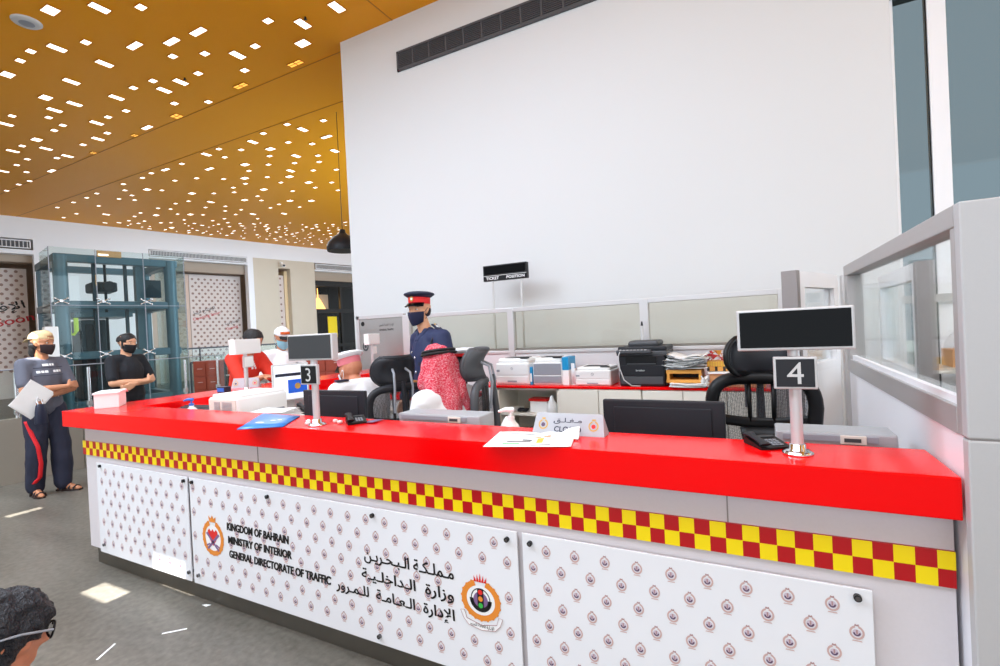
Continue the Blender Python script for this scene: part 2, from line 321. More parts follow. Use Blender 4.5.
# far wall with its openings
T = WT(); b = MB()
def wbox(b, s0, s1, z0, z1, m, dz0=-.3, dz1=0, T=T): b.b2((s0, z0, dz0), (s1, z1, dz1), m, 0, T)
wbox(b, -8, 22, 5.17, CEIL, 'wall_far'); wbox(b, 2.94, 6.12, 0, 5.17, 'wall_far')
wbox(b, 9.74, 9.98, 0, 5.17, 'wall_far'); wbox(b, 9.98, 11.1, 0, 5.17, 'wall_beige'); wbox(b, 11.66, 12.9, 0, 5.17, 'wall_beige'); wbox(b, 11.1, 11.66, 4.78, 5.17, 'wall_beige')
wbox(b, -8, 2.94, 4.68, 4.82, 'wall_far'); wbox(b, 6.12, 9.74, 4.84, 4.9, 'wall_far'); wbox(b, 12.9, 22, 4.78, 4.84, 'wall_far')
struct(b.build('wall_left'))
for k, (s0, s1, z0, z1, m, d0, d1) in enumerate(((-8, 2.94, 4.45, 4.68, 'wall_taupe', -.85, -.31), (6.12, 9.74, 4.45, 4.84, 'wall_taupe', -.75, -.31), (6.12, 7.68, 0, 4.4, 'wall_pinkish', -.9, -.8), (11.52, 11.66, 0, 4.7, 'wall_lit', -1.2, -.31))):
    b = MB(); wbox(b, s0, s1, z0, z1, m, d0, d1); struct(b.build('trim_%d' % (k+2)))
b = MB(); wbox(b, -8, 22, 0, CEIL, 'wall_taupe', -3.6, -3.4); struct(b.build('wall_recess'))
# grilles
def grille(name, label, T, s0, s1, z0, z1, n, body, slat, cat='air vent'):
    e = empty(name, T @ Vector(((s0+s1)/2, z0, 0)), label, cat); Ti = Matrix.Translation(-e.location) @ T
    f = MB(); t = .05 if z1-z0 > .28 else .03
    f.b2((s0, z0, -.02), (s1, z0+t, .03), body, 0, Ti); f.b2((s0, z1-t, -.02), (s1, z1, .03), body, 0, Ti)
    f.b2((s0, z0, -.02), (s0+t, z1, .03), body, 0, Ti); f.b2((s1-t, z0, -.02), (s1, z1, .03), body, 0, Ti); f.build('grille_frame', e)
    g = MB(); g.b2((s0+t, z0+t, .001), (s1-t, z1-t, .006), slat[0], 0, Ti)
    if slat[1] == 'h':
        k = 9
        for i in range(k):
            z = z0+t+(z1-z0-2*t)*(i+.5)/k; g.b2((s0+t, z-.006, .006), (s1-t, z+.006, .02), slat[2], 0, Ti)
        for i in range(1, n): g.b2((s0+(s1-s0)*i/n-.012, z0+t, .006), (s0+(s1-s0)*i/n+.012, z1-t, .024), body, 0, Ti)
    else:
        for i in range(n): s = s0+t+(s1-s0-2*t)*(i+.5)/n; g.b2((s-.012, z0+t, .006), (s+.012, z1-t, .02), slat[2], 0, Ti)
    g.build('louvre', e); return e
TB = frame((0, 5.45, 0), (1, 0, 0), (0, 0, 1))
grille('air_vent', 'long dark grey louvred air vent high on the big white wall', TB, -4.24, -1.0, 5.125, 5.395, 12, 'dark_grey', ('charcoal', 'h', 'dark_grey'))
grille('air_vent', 'slim grey ceiling-line vent over the opening with the leftmost patterned hoarding', T, -3, 2.88, 4.86, 5.12, 60, 'wall_far', ('dark_grey', 'v', 'light_grey'))
grille('air_vent', 'slim grey vent above the patterned hoarding beside the glass lift shaft', T, 6.14, 9.72, 4.92, 5.15, 70, 'wall_far', ('dark_grey', 'v', 'light_grey'))
grille('air_vent', 'slim grey vent above the black shopfront next to the white wall', T, 12.95, 16.5, 4.86, 5.12, 60, 'wall_far', ('dark_grey', 'v', 'light_grey'))
# patterned hoardings
def hoarding(label, s0, s1, z1, depth, texts):
    Th = WT(depth); e = empty('hoarding', Th @ Vector(((s0+s1)/2, 0, 0)), label, 'hoarding'); Ti = Matrix.Translation(-e.location) @ Th
    p = MB(); p.b2((s0, 0, -.05), (s1, z1, 0), 'board_pink', 0, Ti)
    k = 0; z = .9
    while z < z1-.1:
        s = s0+.12+(.12 if k % 2 else 0)
        while s < s1-.08:
            p.disc(.05, 'board_dot', 8, Ti, (s, z), .004); s += .24
        z += .15; k += 1
    p.build('board', e)
    for body, x, y, wd, h, m, rot in texts:
        q = MB(); Tr = Ti @ Matrix.Translation((x, y, .01)) @ Matrix.Rotation(rot, 4, 'Z'); q.text(body, 0, wd, 0, h, m, Tr, .01); q.build('lettering', e)
    return e
OS = arabic('الإفتتاح قريبا')
hoarding('dotted pink hoarding reading Opening Soon, cut by the photo edge beside the glass lift', -4, 2.85, 4.3, .9, [(OS, .3, 2.25, 2.6, .40, 'ink', .24), ('Opening Soon', .35, 1.85, 2.75, .34, 'wall_print_red', .24)])
hoarding('dotted pink hoarding with small Opening Soon lettering behind the raised white board', 7.7, 9.74, 4.4, .8, [(OS, 7.85, 2.66, .85, .2, 'ink', .28), ('Opening Soon', 7.8, 2.42, 1.1, .16, 'wall_print_red', .28), (OS, 9.05, 2.2, .6, .16, 'ink', .28), ('Opening', 9.08, 1.98, .5, .16, 'wall_print_red', .28)])
hoarding('narrow dotted hoarding strip seen in the slot between two beige pillars', 11.1, 11.5, 4.5, .36, [])
# black shopfront
e = empty('shopfront', T @ Vector((15, 0, -.6)), 'black glazed shopfront with warm lit display next to the white wall', 'shop'); Ti = Matrix.Translation(-e.location) @ T
f = MB(); f.b2((12.9, 4.35, -.75), (18, 4.78, -.3), 'wall_taupe', 0, Ti); f.b2((12.9, 0, -2.9), (18, 4.35, -2.8), 'shop_dark', 0, Ti)
for s in (12.95, 14.6, 16.3, 17.9): f.b2((s, 0, -.7), (s+.12, 4.35, -.55), 'shop_dark', 0, Ti)
f.b2((12.9, 2.75, -.7), (18, 2.95, -.55), 'shop_dark', 0, Ti); f.b2((12.9, 4.1, -.72), (18, 4.36, -.5), 'shop_dark', 0, Ti); f.b2((12.9, 1.0, -.72), (18, 1.15, -.5), 'shop_dark', 0, Ti); f.build('shop_frame', e)
f = MB(); f.b2((12.95, .1, -.64), (18, 4.1, -.63), 'pane_shop', 0, Ti); f.build('shop_pane', e)
f = MB(); f.lathe([(.38, 3.0), (.1, 3.55), (.03, 3.6), (.02, 4.1)], 'warm_lamp', 16, Ti @ Matrix.Translation((13.95, 0, -1.6)) @ Matrix.Rotation(-PI/2, 4, 'X') @ Matrix.Identity(4)); 
f.v = f.v; f.build('shop_lamp', e)
f = MB(); f.b2((14.4, 1.5, -1.5), (14.9, 2.6, -1.42), 'yellow_sign', 0, Ti); f.b2((13.2, 3.0, -1.9), (14.7, 3.8, -1.85), 'wall_beige', 0, Ti); f.build('display_panel', e)

# ------------------------------------------------------------------ skylight panels in the gold ceiling
SIZES = {'L': (.14, .22), 'X': (.30, .10), 'q': (.22, .15), 's': (.14, .10)}
near = "129,25,q 180,46,L 255,19,L 361,17,s 863,17,L 687,52,s 776,60,L 776,110,q 654,117,s 609,140,L 627,179,s 508,80,X 440,105,X 393,92,L 345,116,X 443,143,s 477,157,L 525,136,s 508,187,s 463,209,L 421,230,L 392,206,s 447,264,s 534,260,s 220,107,s 146,122,L 79,130,s 52,154,s 19,190,q 268,162,L 304,179,X 183,208,L 342,224,s 117,249,q 299,249,L 191,265,L 228,276,s 140,281,L 323,283,s 277,299,s 125,300,s 31,296,s 15,317,L 248,314,L 161,320,s 139,333,s 275,340,s 377,326,X 251,355,L 94,357,q 213,370,s 57,373,s 33,386,L 118,380,L 173,399,L 205,404,X 146,404,s 70,407,s 43,422,s 132,437,X 8,438,L 68,440,s 76,463,s 48,472,s 17,488,s 829,308,s 736,318,s 776,331,L 796,339,s 837,350,X 675,341,s 648,363,L 739,364,s 800,368,s 693,381,q 858,386,L 618,383,s 561,381,s 529,395,L 576,402,s 691,399,s 759,399,L 815,398,s 628,421,q 466,419,s 424,434,X 688,421,s 755,417,s 818,414,s 537,432,X 638,437,s 745,437,L 862,434,s 803,436,s 388,443,s 365,455,s 448,462,s 504,456,s 523,460,L 573,458,s 627,456,q 685,453,s 742,452,q 850,467,s 720,467,s 791,467,q 629,470,s 316,471,s 320,487,s 377,485,q 492,495,q 598,480,s 548,495,s 600,492,s 676,485,q 750,489,s 765,489,s 808,480,s 866,487,s 415,487,s 338,500,s 345,512,s 248,495,s 222,506,s 188,518,s 305,509,s 627,512,q 540,517,L 555,519,L 670,513,s 680,514,s 743,514,q 798,514,q 715,523,s 450,521,s 483,515,s 660,502,s 253,527,s 147,531,s 348,512,s 405,533,s 392,532,s 400,551,q 412,536,s 437,535,s 488,549,q 527,531,s 578,528,s 577,540,s 604,549,s 618,537,s 648,548,L 693,532,s 728,547,L 768,530,s 718,545,s 272,549,L 255,547,s 196,547,s 163,557,s 345,554,s 370,566,s 438,570,s 498,572,s 560,574,s 575,560,s 588,580,s 615,572,s 660,560,s 667,564,s 440,583,q 472,563,s 505,590,s 545,565,s 360,545,s 330,565,s 455,548,s 520,550,s"
amber = "757,162,X 617,219,X 453,297,q 345,346,s 239,391,s"
SK = {}
def skylight(x, y, sx, sy, kind, grp, lab):
    if kind not in SK:
        e = empty('skylight_panel', (0, 0, 0), lab, 'skylight', 0, grp)
        f = MB()
        for s in (-1, 1): f.b2((s*.5-.03*(s > 0), -.5, -.012), (s*.5+.03*(s < 0), .5, .02), 'seam_gold'); f.b2((-.5, s*.5-.03*(s > 0), -.012), (.5, s*.5+.03*(s < 0), .02), 'seam_gold')
        if kind == 'amber': f.b2((-.03, -.5, -.01), (.03, .5, .02), 'seam_gold'); f.b2((-.5, -.04, -.01), (.5, .04, .02), 'seam_gold')
        f.build('trim_ring', e)
        d = MB(); d.b2((-.48, -.48, -.006), (.48, .48, .016), 'amber_added_glow' if kind == 'amber' else 'light_white'); d.build('diffuser', e)
        SK[kind] = e; o = e
    else: o = copy_tree(SK[kind])
    o.location = (x, y, CEIL-.001); o.scale = (sx, sy, 1)
def okc(p): return not (p.x > -5.6 and p.y > 5.2) and p.x > -25
n_sky = 0; taken = []
WL = 'small bright rectangular opening glowing in the gold ceiling'
for tok in near.split():
    x, y, k = tok.split(','); p = onz(float(x)/2.563, float(y)/2.563, CEIL)
    if not okc(p): continue
    if any((p.x-q[0])**2+(p.y-q[1])**2 < .26**2 for q in taken): continue
    a, c = SIZES[k]; skylight(p.x, p.y, a, c, 'white', 'bright openings in the gold ceiling', WL); n_sky += 1; taken.append((p.x, p.y))
for i, tok in enumerate(amber.split()):
    x, y, k = tok.split(','); p = onz(float(x)/2.563, float(y)/2.563, CEIL); a, c = SIZES[k]
    skylight(p.x, p.y, a, c, 'amber', 'amber openings in the gold ceiling', 'small unlit amber opening with cross bars in the gold ceiling'); taken.append((p.x, p.y))
rnd = random.Random(3); tries = 0
while n_sky < 275 and tries < 9000:
    tries += 1; x = rnd.uniform(100, 346); y = rnd.uniform(222, 248)
    if y > 216+x*.098 - 2: continue
    if x < 240 and rnd.random() < .6: continue
    p = onz(x, y, CEIL)
    if not okc(p) or (p @ WN) < -DW+.3 or any((p.x-q[0])**2+(p.y-q[1])**2 < .30**2 for q in taken): continue
    a, c = [q*.72 for q in SIZES[rnd.choice('LXqsss')]]; skylight(p.x, p.y, a, c, 'white', 'bright openings in the gold ceiling', WL); n_sky += 1; taken.append((p.x, p.y))
# ceiling fittings
e = empty('ceiling_speaker', (-8.37, 2.94, CEIL), 'round grey ceiling speaker grille in the gold ceiling corner', 'speaker')
f = MB(); f.lathe([(0, -.03), (.09, -.032), (.14, -.028), (.16, -.01), (.16, .01)], 'light_grey', 32); f.build('speaker_rim', e)
f = MB(); f.lathe([(0, -.04), (.05, -.038), (.085, -.031)], 'grey_plastic', 24); f.build('speaker_cone', e)
for p, lab in (((-5.25, 4.78), 'tiny dark sprinkler head on the gold ceiling near the white wall top'), ((-8.12, 4.82), 'tiny dark sprinkler head amid the bright openings further along the gold ceiling')):
    f = MB(); f.cyl((0, 0, 0), (0, 0, -.03), .012, 'charcoal'); f.cyl((0, 0, -.03), (0, 0, -.036), .025, 'charcoal', .016); o = f.build('sprinkler', None, loc=(p[0], p[1], CEIL)); tag(o, lab, 'sprinkler')
p = dp(343, 243, 9.5)
e = empty('pendant_lamp', p, 'black dome pendant lamp hanging partly behind the white wall edge', 'lamp')
f = MB(); f.lathe([(.30, -.16), (.31, -.1), (.28, .0), (.2, .1), (.1, .16), (.06, .2), (.05, .26), (0, .27)], 'charcoal', 28); f.lathe([(.29, -.155), (.26, .0), (.15, .1), (0, .12)], 'light_grey', 28); f.build('lamp_shade', e)
f = MB(); f.cyl((0, 0, .26), (0, 0, CEIL-p.z), .006, 'charcoal', n=8); f.build('cord', e)
p = T @ Vector((11.15, 4.98, .2)); 
e = empty('security_camera', p, 'small white security camera fixed above the slot between the beige pillars', 'camera')
f = MB(); f.box((0, 0, 0), (.12, .12, .12), 'white_plastic', .02); f.cyl((.05, -.02, -.1), (.3, -.1, -.14), .07, 'white_plastic'); f.build('camera_body', e)
f = MB(); f.cyl((.3, -.1, -.14), (.31, -.104, -.141), .05, 'black'); f.build('lens', e)

# ------------------------------------------------------------------ glass lift shaft
DE = 14.0; TE = WT(0, DE); e = empty('lift_shaft', TE @ Vector((3.4, 0, 0)), 'glass lift shaft with teal steel frame standing behind the two waiting men', 'lift'); Ti = Matrix.Translation(-e.location) @ TE
S0, S1, ZT, DP = 2.2, 4.66, 3.6, 2.2
for s, z in ((S0+.12, 0), (S1-.25, 0)):
    f = MB(); f.cyl((s, 0, -.18), (s, ZT, -.18), .13, 'teal_steel', n=20, T=Ti); f.build('post', e)
    f = MB(); f.cyl((s, 0, -DP), (s, ZT, -DP), .12, 'teal_steel', n=16, T=Ti); f.build('post', e)
for z in (ZT-.06, 2.5, 1.36, .25):
    f = MB(); f.b2((S0, z-.09, -.28), (S1-.1, z+.09, -.1), 'teal_steel', .02, Ti); f.b2((S0, z-.08, -DP-.1), (S1-.1, z+.08, -DP+.08), 'teal_steel', 0, Ti)
    f.b2((S0, z-.08, -DP), (S0+.18, z+.08, -.2), 'teal_steel', 0, Ti); f.b2((S1-.35, z-.08, -DP), (S1-.17, z+.08, -.2), 'teal_steel', 0, Ti); f.build('beam', e)
f = MB()
for s in (2.95, 3.55): f.b2((s-.03, 0, -.5), (s+.03, ZT, -.42), 'teal_dark', 0, Ti)
for s in (3.1, 3.3, 3.95): f.cyl((s, 0, -1.1), (s, ZT, -1.1), .03, 'black', n=8, T=Ti)
f.b2((3.85, 0, -1.0), (4.05, ZT, -.8), 'teal_steel', 0, Ti); f.build('guide_rail', e)
f = MB(); f.b2((2.75, .3, -1.9), (3.25, 2.2, -.95), 'teal_dark', .03, Ti); f.b2((2.85, .4, -.96), (3.1, 2.1, -.92), 'charcoal', 0, Ti); f.b2((2.6, 2.25, -1.9), (3.7, 2.36, -.6), 'teal_steel', 0, Ti); f.build('lift_car', e)
f = MB(); f.b2((3.0, 2.88, -1.6), (3.5, 3.12, -.9), 'teal_dark', .04, Ti); f.cyl((3.3, 3.0, -.85), (3.3, 3.0, -.7), .12, 'charcoal', T=Ti); f.b2((3.95, 2.75, -1.0), (4.4, 3.2, -.85), 'teal_dark', 0, Ti)
f.cyl((3.02, 3.0, -.7), (3.02, 3.25, -.7), .03, 'warm_lamp', n=8, T=Ti); f.build('motor', e)
f = MB(); f.tube([(2.58, 2.05, -.4), (2.58, 1.92, -.4), (2.53, 1.84, -.4), (2.47, 1.86, -.4), (2.47, 1.94, -.4)], .03, 'hivis', 8, Ti); f.b2((2.54, 1.92, -.42), (2.62, 2.22, -.38), 'hivis', 0, Ti); f.build('rope_hook', e)
f = MB(); f.b2((S0-.1, 0, .0), (S1+.02, ZT+.14, .02), 'pane_shaft', 0, Ti); f.b2((S0-.1, 0, -.95), (S0-.08, ZT+.12, 0), 'pane_shaft', 0, Ti); f.b2((S1, 0, -DP), (S1+.02, ZT+.12, 0), 'pane_shaft', 0, Ti); f.build('glass_panel', e)
f = MB()
for k in (S0-.09, S0+.75-.05, 3.8, S1): f.b2((k-.008, 0, .018), (k+.008, ZT+.14, .026), 'grey_plastic', 0, Ti)
f.b2((S0-.1, 2.47, .018), (S1, 2.485, .026), 'grey_plastic', 0, Ti); f.b2((S0-.1, 2.47, -.95), (S0-.075, 2.485, 0), 'ink', 0, Ti); f.build('glass_joint', e)
for z in (2.57, 1.37):
    for s in (2.28, 3.0, 3.82):
        f = MB()
        for a in (.6, 2.54, 3.74, 5.68):
            f.cyl((s, z, .04), (s+.13*math.cos(a), z+.10*math.sin(a), .04), .014, 'silver', n=8, T=Ti); f.ell((s+.13*math.cos(a), z+.10*math.sin(a), .05), .024, 'silver', 8, 6, Ti)
        f.cyl((s, z, -.1), (s, z, .06), .03, 'silver', n=10, T=Ti); f.build('spider_fitting', e)
f = MB(); f.b2((2.95, ZT+.0, -.1), (3.4, ZT+.14, -.05), 'carton', 0, Ti); f.b2((2.97, ZT+.03, -.05), (3.15, ZT+.06, -.03), 'light_white', 0, Ti); f.build('header_sign', e)
f = MB(); f.b2((1.9, 0, .35), (2.12, 2.0, .6), 'white_plastic', .02, Ti); f.build('service_column', e)

# ------------------------------------------------------------------ parapet with glass railing
e = empty('parapet', (-7.6, 4, 0), 'brushed metal parapet with a glass railing behind the two waiting men', 'railing')
f = MB()
for y0 in range(-5, 5, 2): f.b2((-.12, y0-4+.004, 0), (0, y0-2-.004, .74), 'parapet')
f.build('metal_cladding', e)
f = MB()
for y0 in range(-5, 5, 2): f.b2((-.07, y0-4+.02, .74), (-.055, y0-2-.02, 1.30), 'pane_shaft')
f.build('glass_panel', e)
for y0 in (-.6, .1, .55, 1.3, 1.8):
    f = MB(); f.cyl((-.03, y0-1.0, .7), (-.03, y0-1.0, 1.27), .018, 'silver', n=10); f.b2((-.07, y0-1.02, .78), (-.01, y0-.98, .84), 'silver'); f.build('post', e)
f = MB(); f.cyl((-.06, -6, 1.305), (-.06, .95, 1.305), .007, 'grey_plastic', n=10); f.build('handrail', e)
def rail(label, s0, s1, D, zt, n):
    Tr = WT(0, D); e = empty('glass_railing', Tr @ Vector(((s0+s1)/2, 0, 0)), label, 'railing'); Ti = Matrix.Translation(-e.location) @ Tr
    f = MB(); f.cyl((s0, zt, 0), (s1, zt, 0), .028, 'dark_grey', n=10, T=Ti); f.build('handrail', e)
    f = MB(); f.b2((s0, .05, -.005), (s1, zt, .005), 'pane_shaft', 0, Ti); f.build('glass_panel', e)
    for i in range(n+1):
        s = s0+(s1-s0)*i/n; f = MB(); f.cyl((s, 0, 0), (s, zt, 0), .025, 'dark_grey', n=8, T=Ti); f.build('post', e)
rail('dark-topped glass railing before the dotted hoarding, nearer of two parallel railings', 4.78, 8.6, 14.2, 1.02, 4)
rail('higher glass railing farther back, along the foot of the dotted hoarding', 5.2, 10.5, 18.5, 1.35, 4)

# ================================================================== THE COUNTER
YF = 1.655
ct = empty('reception_counter', (-1.9, 1.9, 0), 'grey reception counter body with checked red and yellow strip and crested panels', 'counter')
off = Vector((1.9, -1.9, 0)); TI = Matrix.Translation(off)
f = MB(); f.b2((-4.17, YF, .13), (.437, 1.80, .972), 'counter_grey', 0, TI); f.b2((-4.17, 1.80, .13), (-4.05, 4.7, .972), 'counter_grey', 0, TI)
f.b2((-2.33, YF-.002, .765), (-2.325, YF, .972), 'shade_and_joint', 0, TI); f.b2((-.1, YF-.002, .866), (-.096, YF, .972), 'shade_and_joint', 0, TI)
f.build('counter_body', ct)
f = MB(); f.b2((-4.16, YF+.035, 0), (.437, 1.79, .13), 'steel_plinth', 0, TI); f.b2((-4.15, 1.79, 0), (-4.06, 4.7, .13), 'steel_plinth', 0, TI); f.build('plinth', ct)
f = MB(); x = .40-.0459*100; i = 0
f.b2((-4.19, YF-.008, .7695), (.437, YF, .8655), 'check_red', 0, TI)
while x < .436:
    x1 = min(x+.0459, .437)
    z0, z1 = ((.8175, .8655) if i % 2 == 0 else (.7695, .8175))
    f.b2((max(x, -4.19), YF-.0088, z0), (x1, YF-.007, z1), 'check_yellow', 0, TI); x = x1; i += 1
f.build('checker_strip', ct)
YP = YF-.02
def crest(mb, x, z, T):
    q = T @ Matrix.Translation((x, z, .0008))
    mb.arc(.0128, .0178, PI/2+.25, 2.5*PI-.25, 'crest_pale', 16, q, 1, 1.1); mb.disc(.0105, 'crest_lilac', 12, q, (0, -.001), .0001)
    mb.arc(.0045, .0088, PI*.95, 2.05*PI, 'crest_dark', 8, q, 1, 1, (0, -.001), .0003); mb.poly([(-.002, -.004, .0004), (.002, -.004, .0004), (.0022, .008, .0004), (-.0022, .008, .0004)], 'crest_mid', q)
    mb.poly([(-.006, .018, 0), (.006, .018, 0), (.004, .0245, 0), (0, .022, 0), (-.004, .0245, 0)], 'crest_mid', q)
    mb.poly([(-.012, -.0245, 0), (.012, -.0245, 0), (.010, -.0215, 0), (-.010, -.0215, 0)], 'crest_pale', q)
def panel(x0, x1, label, bolts, skip=lambda x, z: False):
    TP = TI @ FRONT((0, YP, 0)); z0, z1 = .125, .733
    f = MB(); f.b2((x0, YP, z0), (x1, YP+.008, z1), 'acrylic', .002, TI)
    for k in range(9):
        z = .677-.068*k; x = -.709-.0545*(k % 2) - .109*40
        while x < x1-.02:
            if x > x0+.02 and z > z0+.03 and not skip(x, z): crest(f, x, z, TP)
            x += .109
    p = f.build('front_panel', ct)
    if label: p['label'] = label
    for bx, bz in bolts:
        s = MB(); s.cyl((bx, YP-.012, bz), (bx, YF, bz), .0098, 'bolt_dark' if bz > .4 else 'bolt', n=14, T=TI); s.cyl((bx, YP-.013, bz), (bx, YP-.012, bz), .007, 'bolt', n=10, T=TI); s.build('bolt', p)
    return p, TP
panel(-3.99, -2.945, 'white panel patterned with small crests', [(-3.931, .712), (-2.97, .71), (-3.928, .182), (-2.962, .179)])
pt, TP = panel(-2.922, -.826, 'white panel with ministry lettering and two large crests', [(-2.889, .71), (-2.871, .178), (-2.24, .703), (-1.537, .701), (-.867, .70), (-1.53, .163), (-.86, .165)],
    lambda x, z: (-2.86 < x < -2.58 and .29 < z < .57) or (-1.11 < x < -.88 and .30 < z < .57))
for body, x0, x1, y0, y1 in (('KINGDOM OF BAHRAIN', -2.59, -2.097, .479, .522), ('MINISTRY OF INTERIOR', -2.585, -2.082, .407, .449), ('GENERAL DIRECTORATE OF TRAFFIC', -2.58, -1.817, .331, .373)):
    bold_text(body, x0, x1, y0, y1, 'ink', pt, .0019, TP, .028, .10, .0016)
for body, x0, x1, y0, y1 in (('مـملـكـة الـبـحـريـن', -1.60, -1.12, .478, .545), ('وزارة  الـداخلـيـة', -1.62, -1.125, .392, .455), ('الإدارة  الـعـامـة  للـمـرور', -1.785, -1.125, .305, .372)):
    bold_text(arabic(body), x0, x1, y0, y1, 'ink', pt, .0009, TP, .014, 0, .0016)
def wreath(mb, q, w, h, col):
    a0 = PI/2+.32; mb.arc(.73, 1.0, a0, a0+2*PI-.64, col, 34, q, w, h, z=.0016)
    for i in range(17):
        t = a0+.15+(2*PI-.94)*i/16
        mb.disc(.0065, col, 8, q, (w*.97*math.cos(t), h*.97*math.sin(t)), .0018, 1.0)
f = MB(); q = TP @ Matrix.Translation((-2.72, .415, 0)); wreath(f, q, .095, .098, 'crest_orange')
f.arc(.0, .73, 0, 2*PI, 'crest_white', 24, q, .095, .098, z=.0012)
f.poly([(-.026, .088, .0018), (.026, .088, .0018), (.034, .122, .0018), (.014, .108, .0018), (0, .126, .0018), (-.014, .108, .0018), (-.034, .122, .0018)], 'crest_orange', q)
f.poly([(-.045, .035, .0018), (-.03, .05, .0018), (-.015, .035, .0018), (0, .05, .0018), (.015, .035, .0018), (.03, .05, .0018), (.045, .035, .0018), (.03, -.01, .0018), (0, -.045, .0018), (-.03, -.01, .0018)], 'crest_red', q)
for s in (-1, 1):
    f.poly([(s*-.062, .02, .0022), (s*-.048, .03, .0022), (s*.055, -.062, .0022), (s*.044, -.07, .0022)], 'crest_violet', q); f.poly([(s*.03, -.03, .0024), (s*.06, -.045, .0024), (s*.056, -.052, .0024), (s*.026, -.038, .0024)], 'crest_violet', q)
f.build('crest', pt)
f = MB(); q = TP @ Matrix.Translation((-.998, .437, 0)); wreath(f, q, .088, .08, 'crest_orange')
f.arc(0, .73, 0, 2*PI, 'crest_white', 24, q, .088, .08, z=.0012)
for k in range(-2, 3): f.poly([(k*.011-.005, .072, .0018), (k*.011+.006, .072, .0018), (k*.0145+.002, .108-abs(k)*.006, .0018)], 'crest_red', q)
f.arc(.033, .05, PI+.0, 2*PI+0, 'ink', 20, q, 1, 1.0, (0, .004), .0018); f.arc(.040, .044, -.6, PI+.6, 'ink', 20, q, 1, 1, (0, .004), .0018); f.disc(.033, 'crest_violet', 18, q, (0, .0), .0016)
f.b2((-.014, -.035, .0018), (.014, .046, .0022), 'ink', 0, q)
for k, c in enumerate(('crest_red', 'crest_orange', 'crest_green')): f.disc(.0105, c, 14, q, (0, .032-.026*k), .0026)
f.poly([(-.095, -.055, .0018), (-.078, -.052, .0018), (-.068, -.083, .0018), (0, -.098, .0018), (.068, -.083, .0018), (.078, -.052, .0018), (.095, -.055, .0018), (.083, -.085, .0018), (.06, -.108, .0018), (0, -.118, .0018), (-.06, -.108, .0018), (-.083, -.085, .0018)], 'crest_white', q)
rb = [(-.095, -.055), (-.078, -.052), (-.068, -.083), (0, -.098), (.068, -.083), (.078, -.052), (.095, -.055), (.083, -.085), (.06, -.108), (0, -.118), (-.06, -.108), (-.083, -.085)]
f.tube([(x, y, .002) for x, y in rb], .0012, 'crest_mid', 4, q, True); f.text(arabic('الإدارة العامة للمرور'), -.055, .055, -.112, -.092, 'ink', q, .01, 0, .0024); f.build('crest', pt)
panel(-.805, .257, 'white panel patterned with small crests, bolted beside the grey post', [(-.771, .70), (.222, .71), (-.771, .17), (.222, .17)])
# the red top, an L with the return along the far side
f = MB(); zt, zb = 1.08, .972
P2 = [(-4.285, 1.575), (.436, 1.575), (.436, 1.865), (-3.84, 1.865), (-3.84, 4.72), (-4.285, 4.72)]
f.prism(P2, zt-zb, 'red_top', Matrix.Translation((0, 0, zb)))
o = f.build('countertop'); bv = o.modifiers.new('edge', 'BEVEL'); bv.width = .004; bv.segments = 2; bv.limit_method = 'ANGLE'
tag(o, 'glossy red countertop running along the front and down the far return', 'countertop')
for k in range(3):
    pass
# inner desks
o = MB().b2((-3.83, 1.872, .0), (-2.52, 2.5, .99), 'offwhite', .004); o = o.build('corner_desk'); tag(o, 'pale raised desk in the corner behind the counter, holding the flat white printer', 'desk')
f = MB(); f.b2((-2.38, 1.82, .71), (.42, 2.3, .75), 'offwhite', .004)
for x in (-2.3, -1.0, .35): f.b2((x-.03, 1.9, 0), (x+.03, 2.25, .71), 'offwhite')
o = f.build('work_desk'); tag(o, 'long pale work desk behind the front counter under the black monitors', 'desk')
f = MB(); f.b2((-3.8, 2.6, .71), (-3.2, 3.9, .75), 'offwhite', .004)
for y in (2.7, 3.8): f.b2((-3.75, y-.03, 0), (-3.3, y+.03, .71), 'offwhite')
o = f.build('side_desk'); tag(o, 'pale desk inside the far return below the lit computer screen', 'desk')

# ------------------------------------------------------------------ glazed side partitions
def partition(label, p0, ang, length, post_w, seam=True, glass_from=.032, low=1.25, frame_m='alu_grey', panel_m='steel_panel', thick=.07):
    e = empty('glazed_partition', (p0[0], p0[1], 0), label, 'partition', ang)         # local +y along the partition
    H = 1.75; z1 = H-.055; t = thick
    f = MB(); f.b2((0, 0, H-.055), (t, length, H), frame_m, .003); f.b2((.001, length-.09, low-.068), (t-.001, length-.001, H-.056), frame_m, .002); f.b2((.001, .001, low-.068), (t-.001, glass_from, H-.056), frame_m, .002); f.b2((0, glass_from+.0005, low-.07), (t, length-.0905, low), frame_m, .002)
    f.b2((.012, glass_from, low), (.03, length-.09, low+.02), 'white_frame'); f.build('partition_frame', e)
    f = MB(); f.b2((.008, .02, 0), (t-.008, length-.02, low-.07), panel_m); f.build('lower_panel', e)
    f = MB(); f.b2((t/2-.004, glass_from, low), (t/2+.004, length-.09, z1), 'pane_clear'); f.build('pane', e)
    if post_w:
        f = MB(); f.b2((0, -.036, 1.183), (post_w, 0, H), 'post_grey', .004); f.b2((0, -.036, 0), (post_w, 0, 1.179), 'post_grey', .004); f.b2((.004, -.032, 1.178), (post_w-.004, -.004, 1.184), 'shade_and_joint'); f.build('end_post', e)
    return e
partition('grey framed glass partition ending in a wide grey post at the counter end', (.44, 1.578), 0, 1.66, .62)
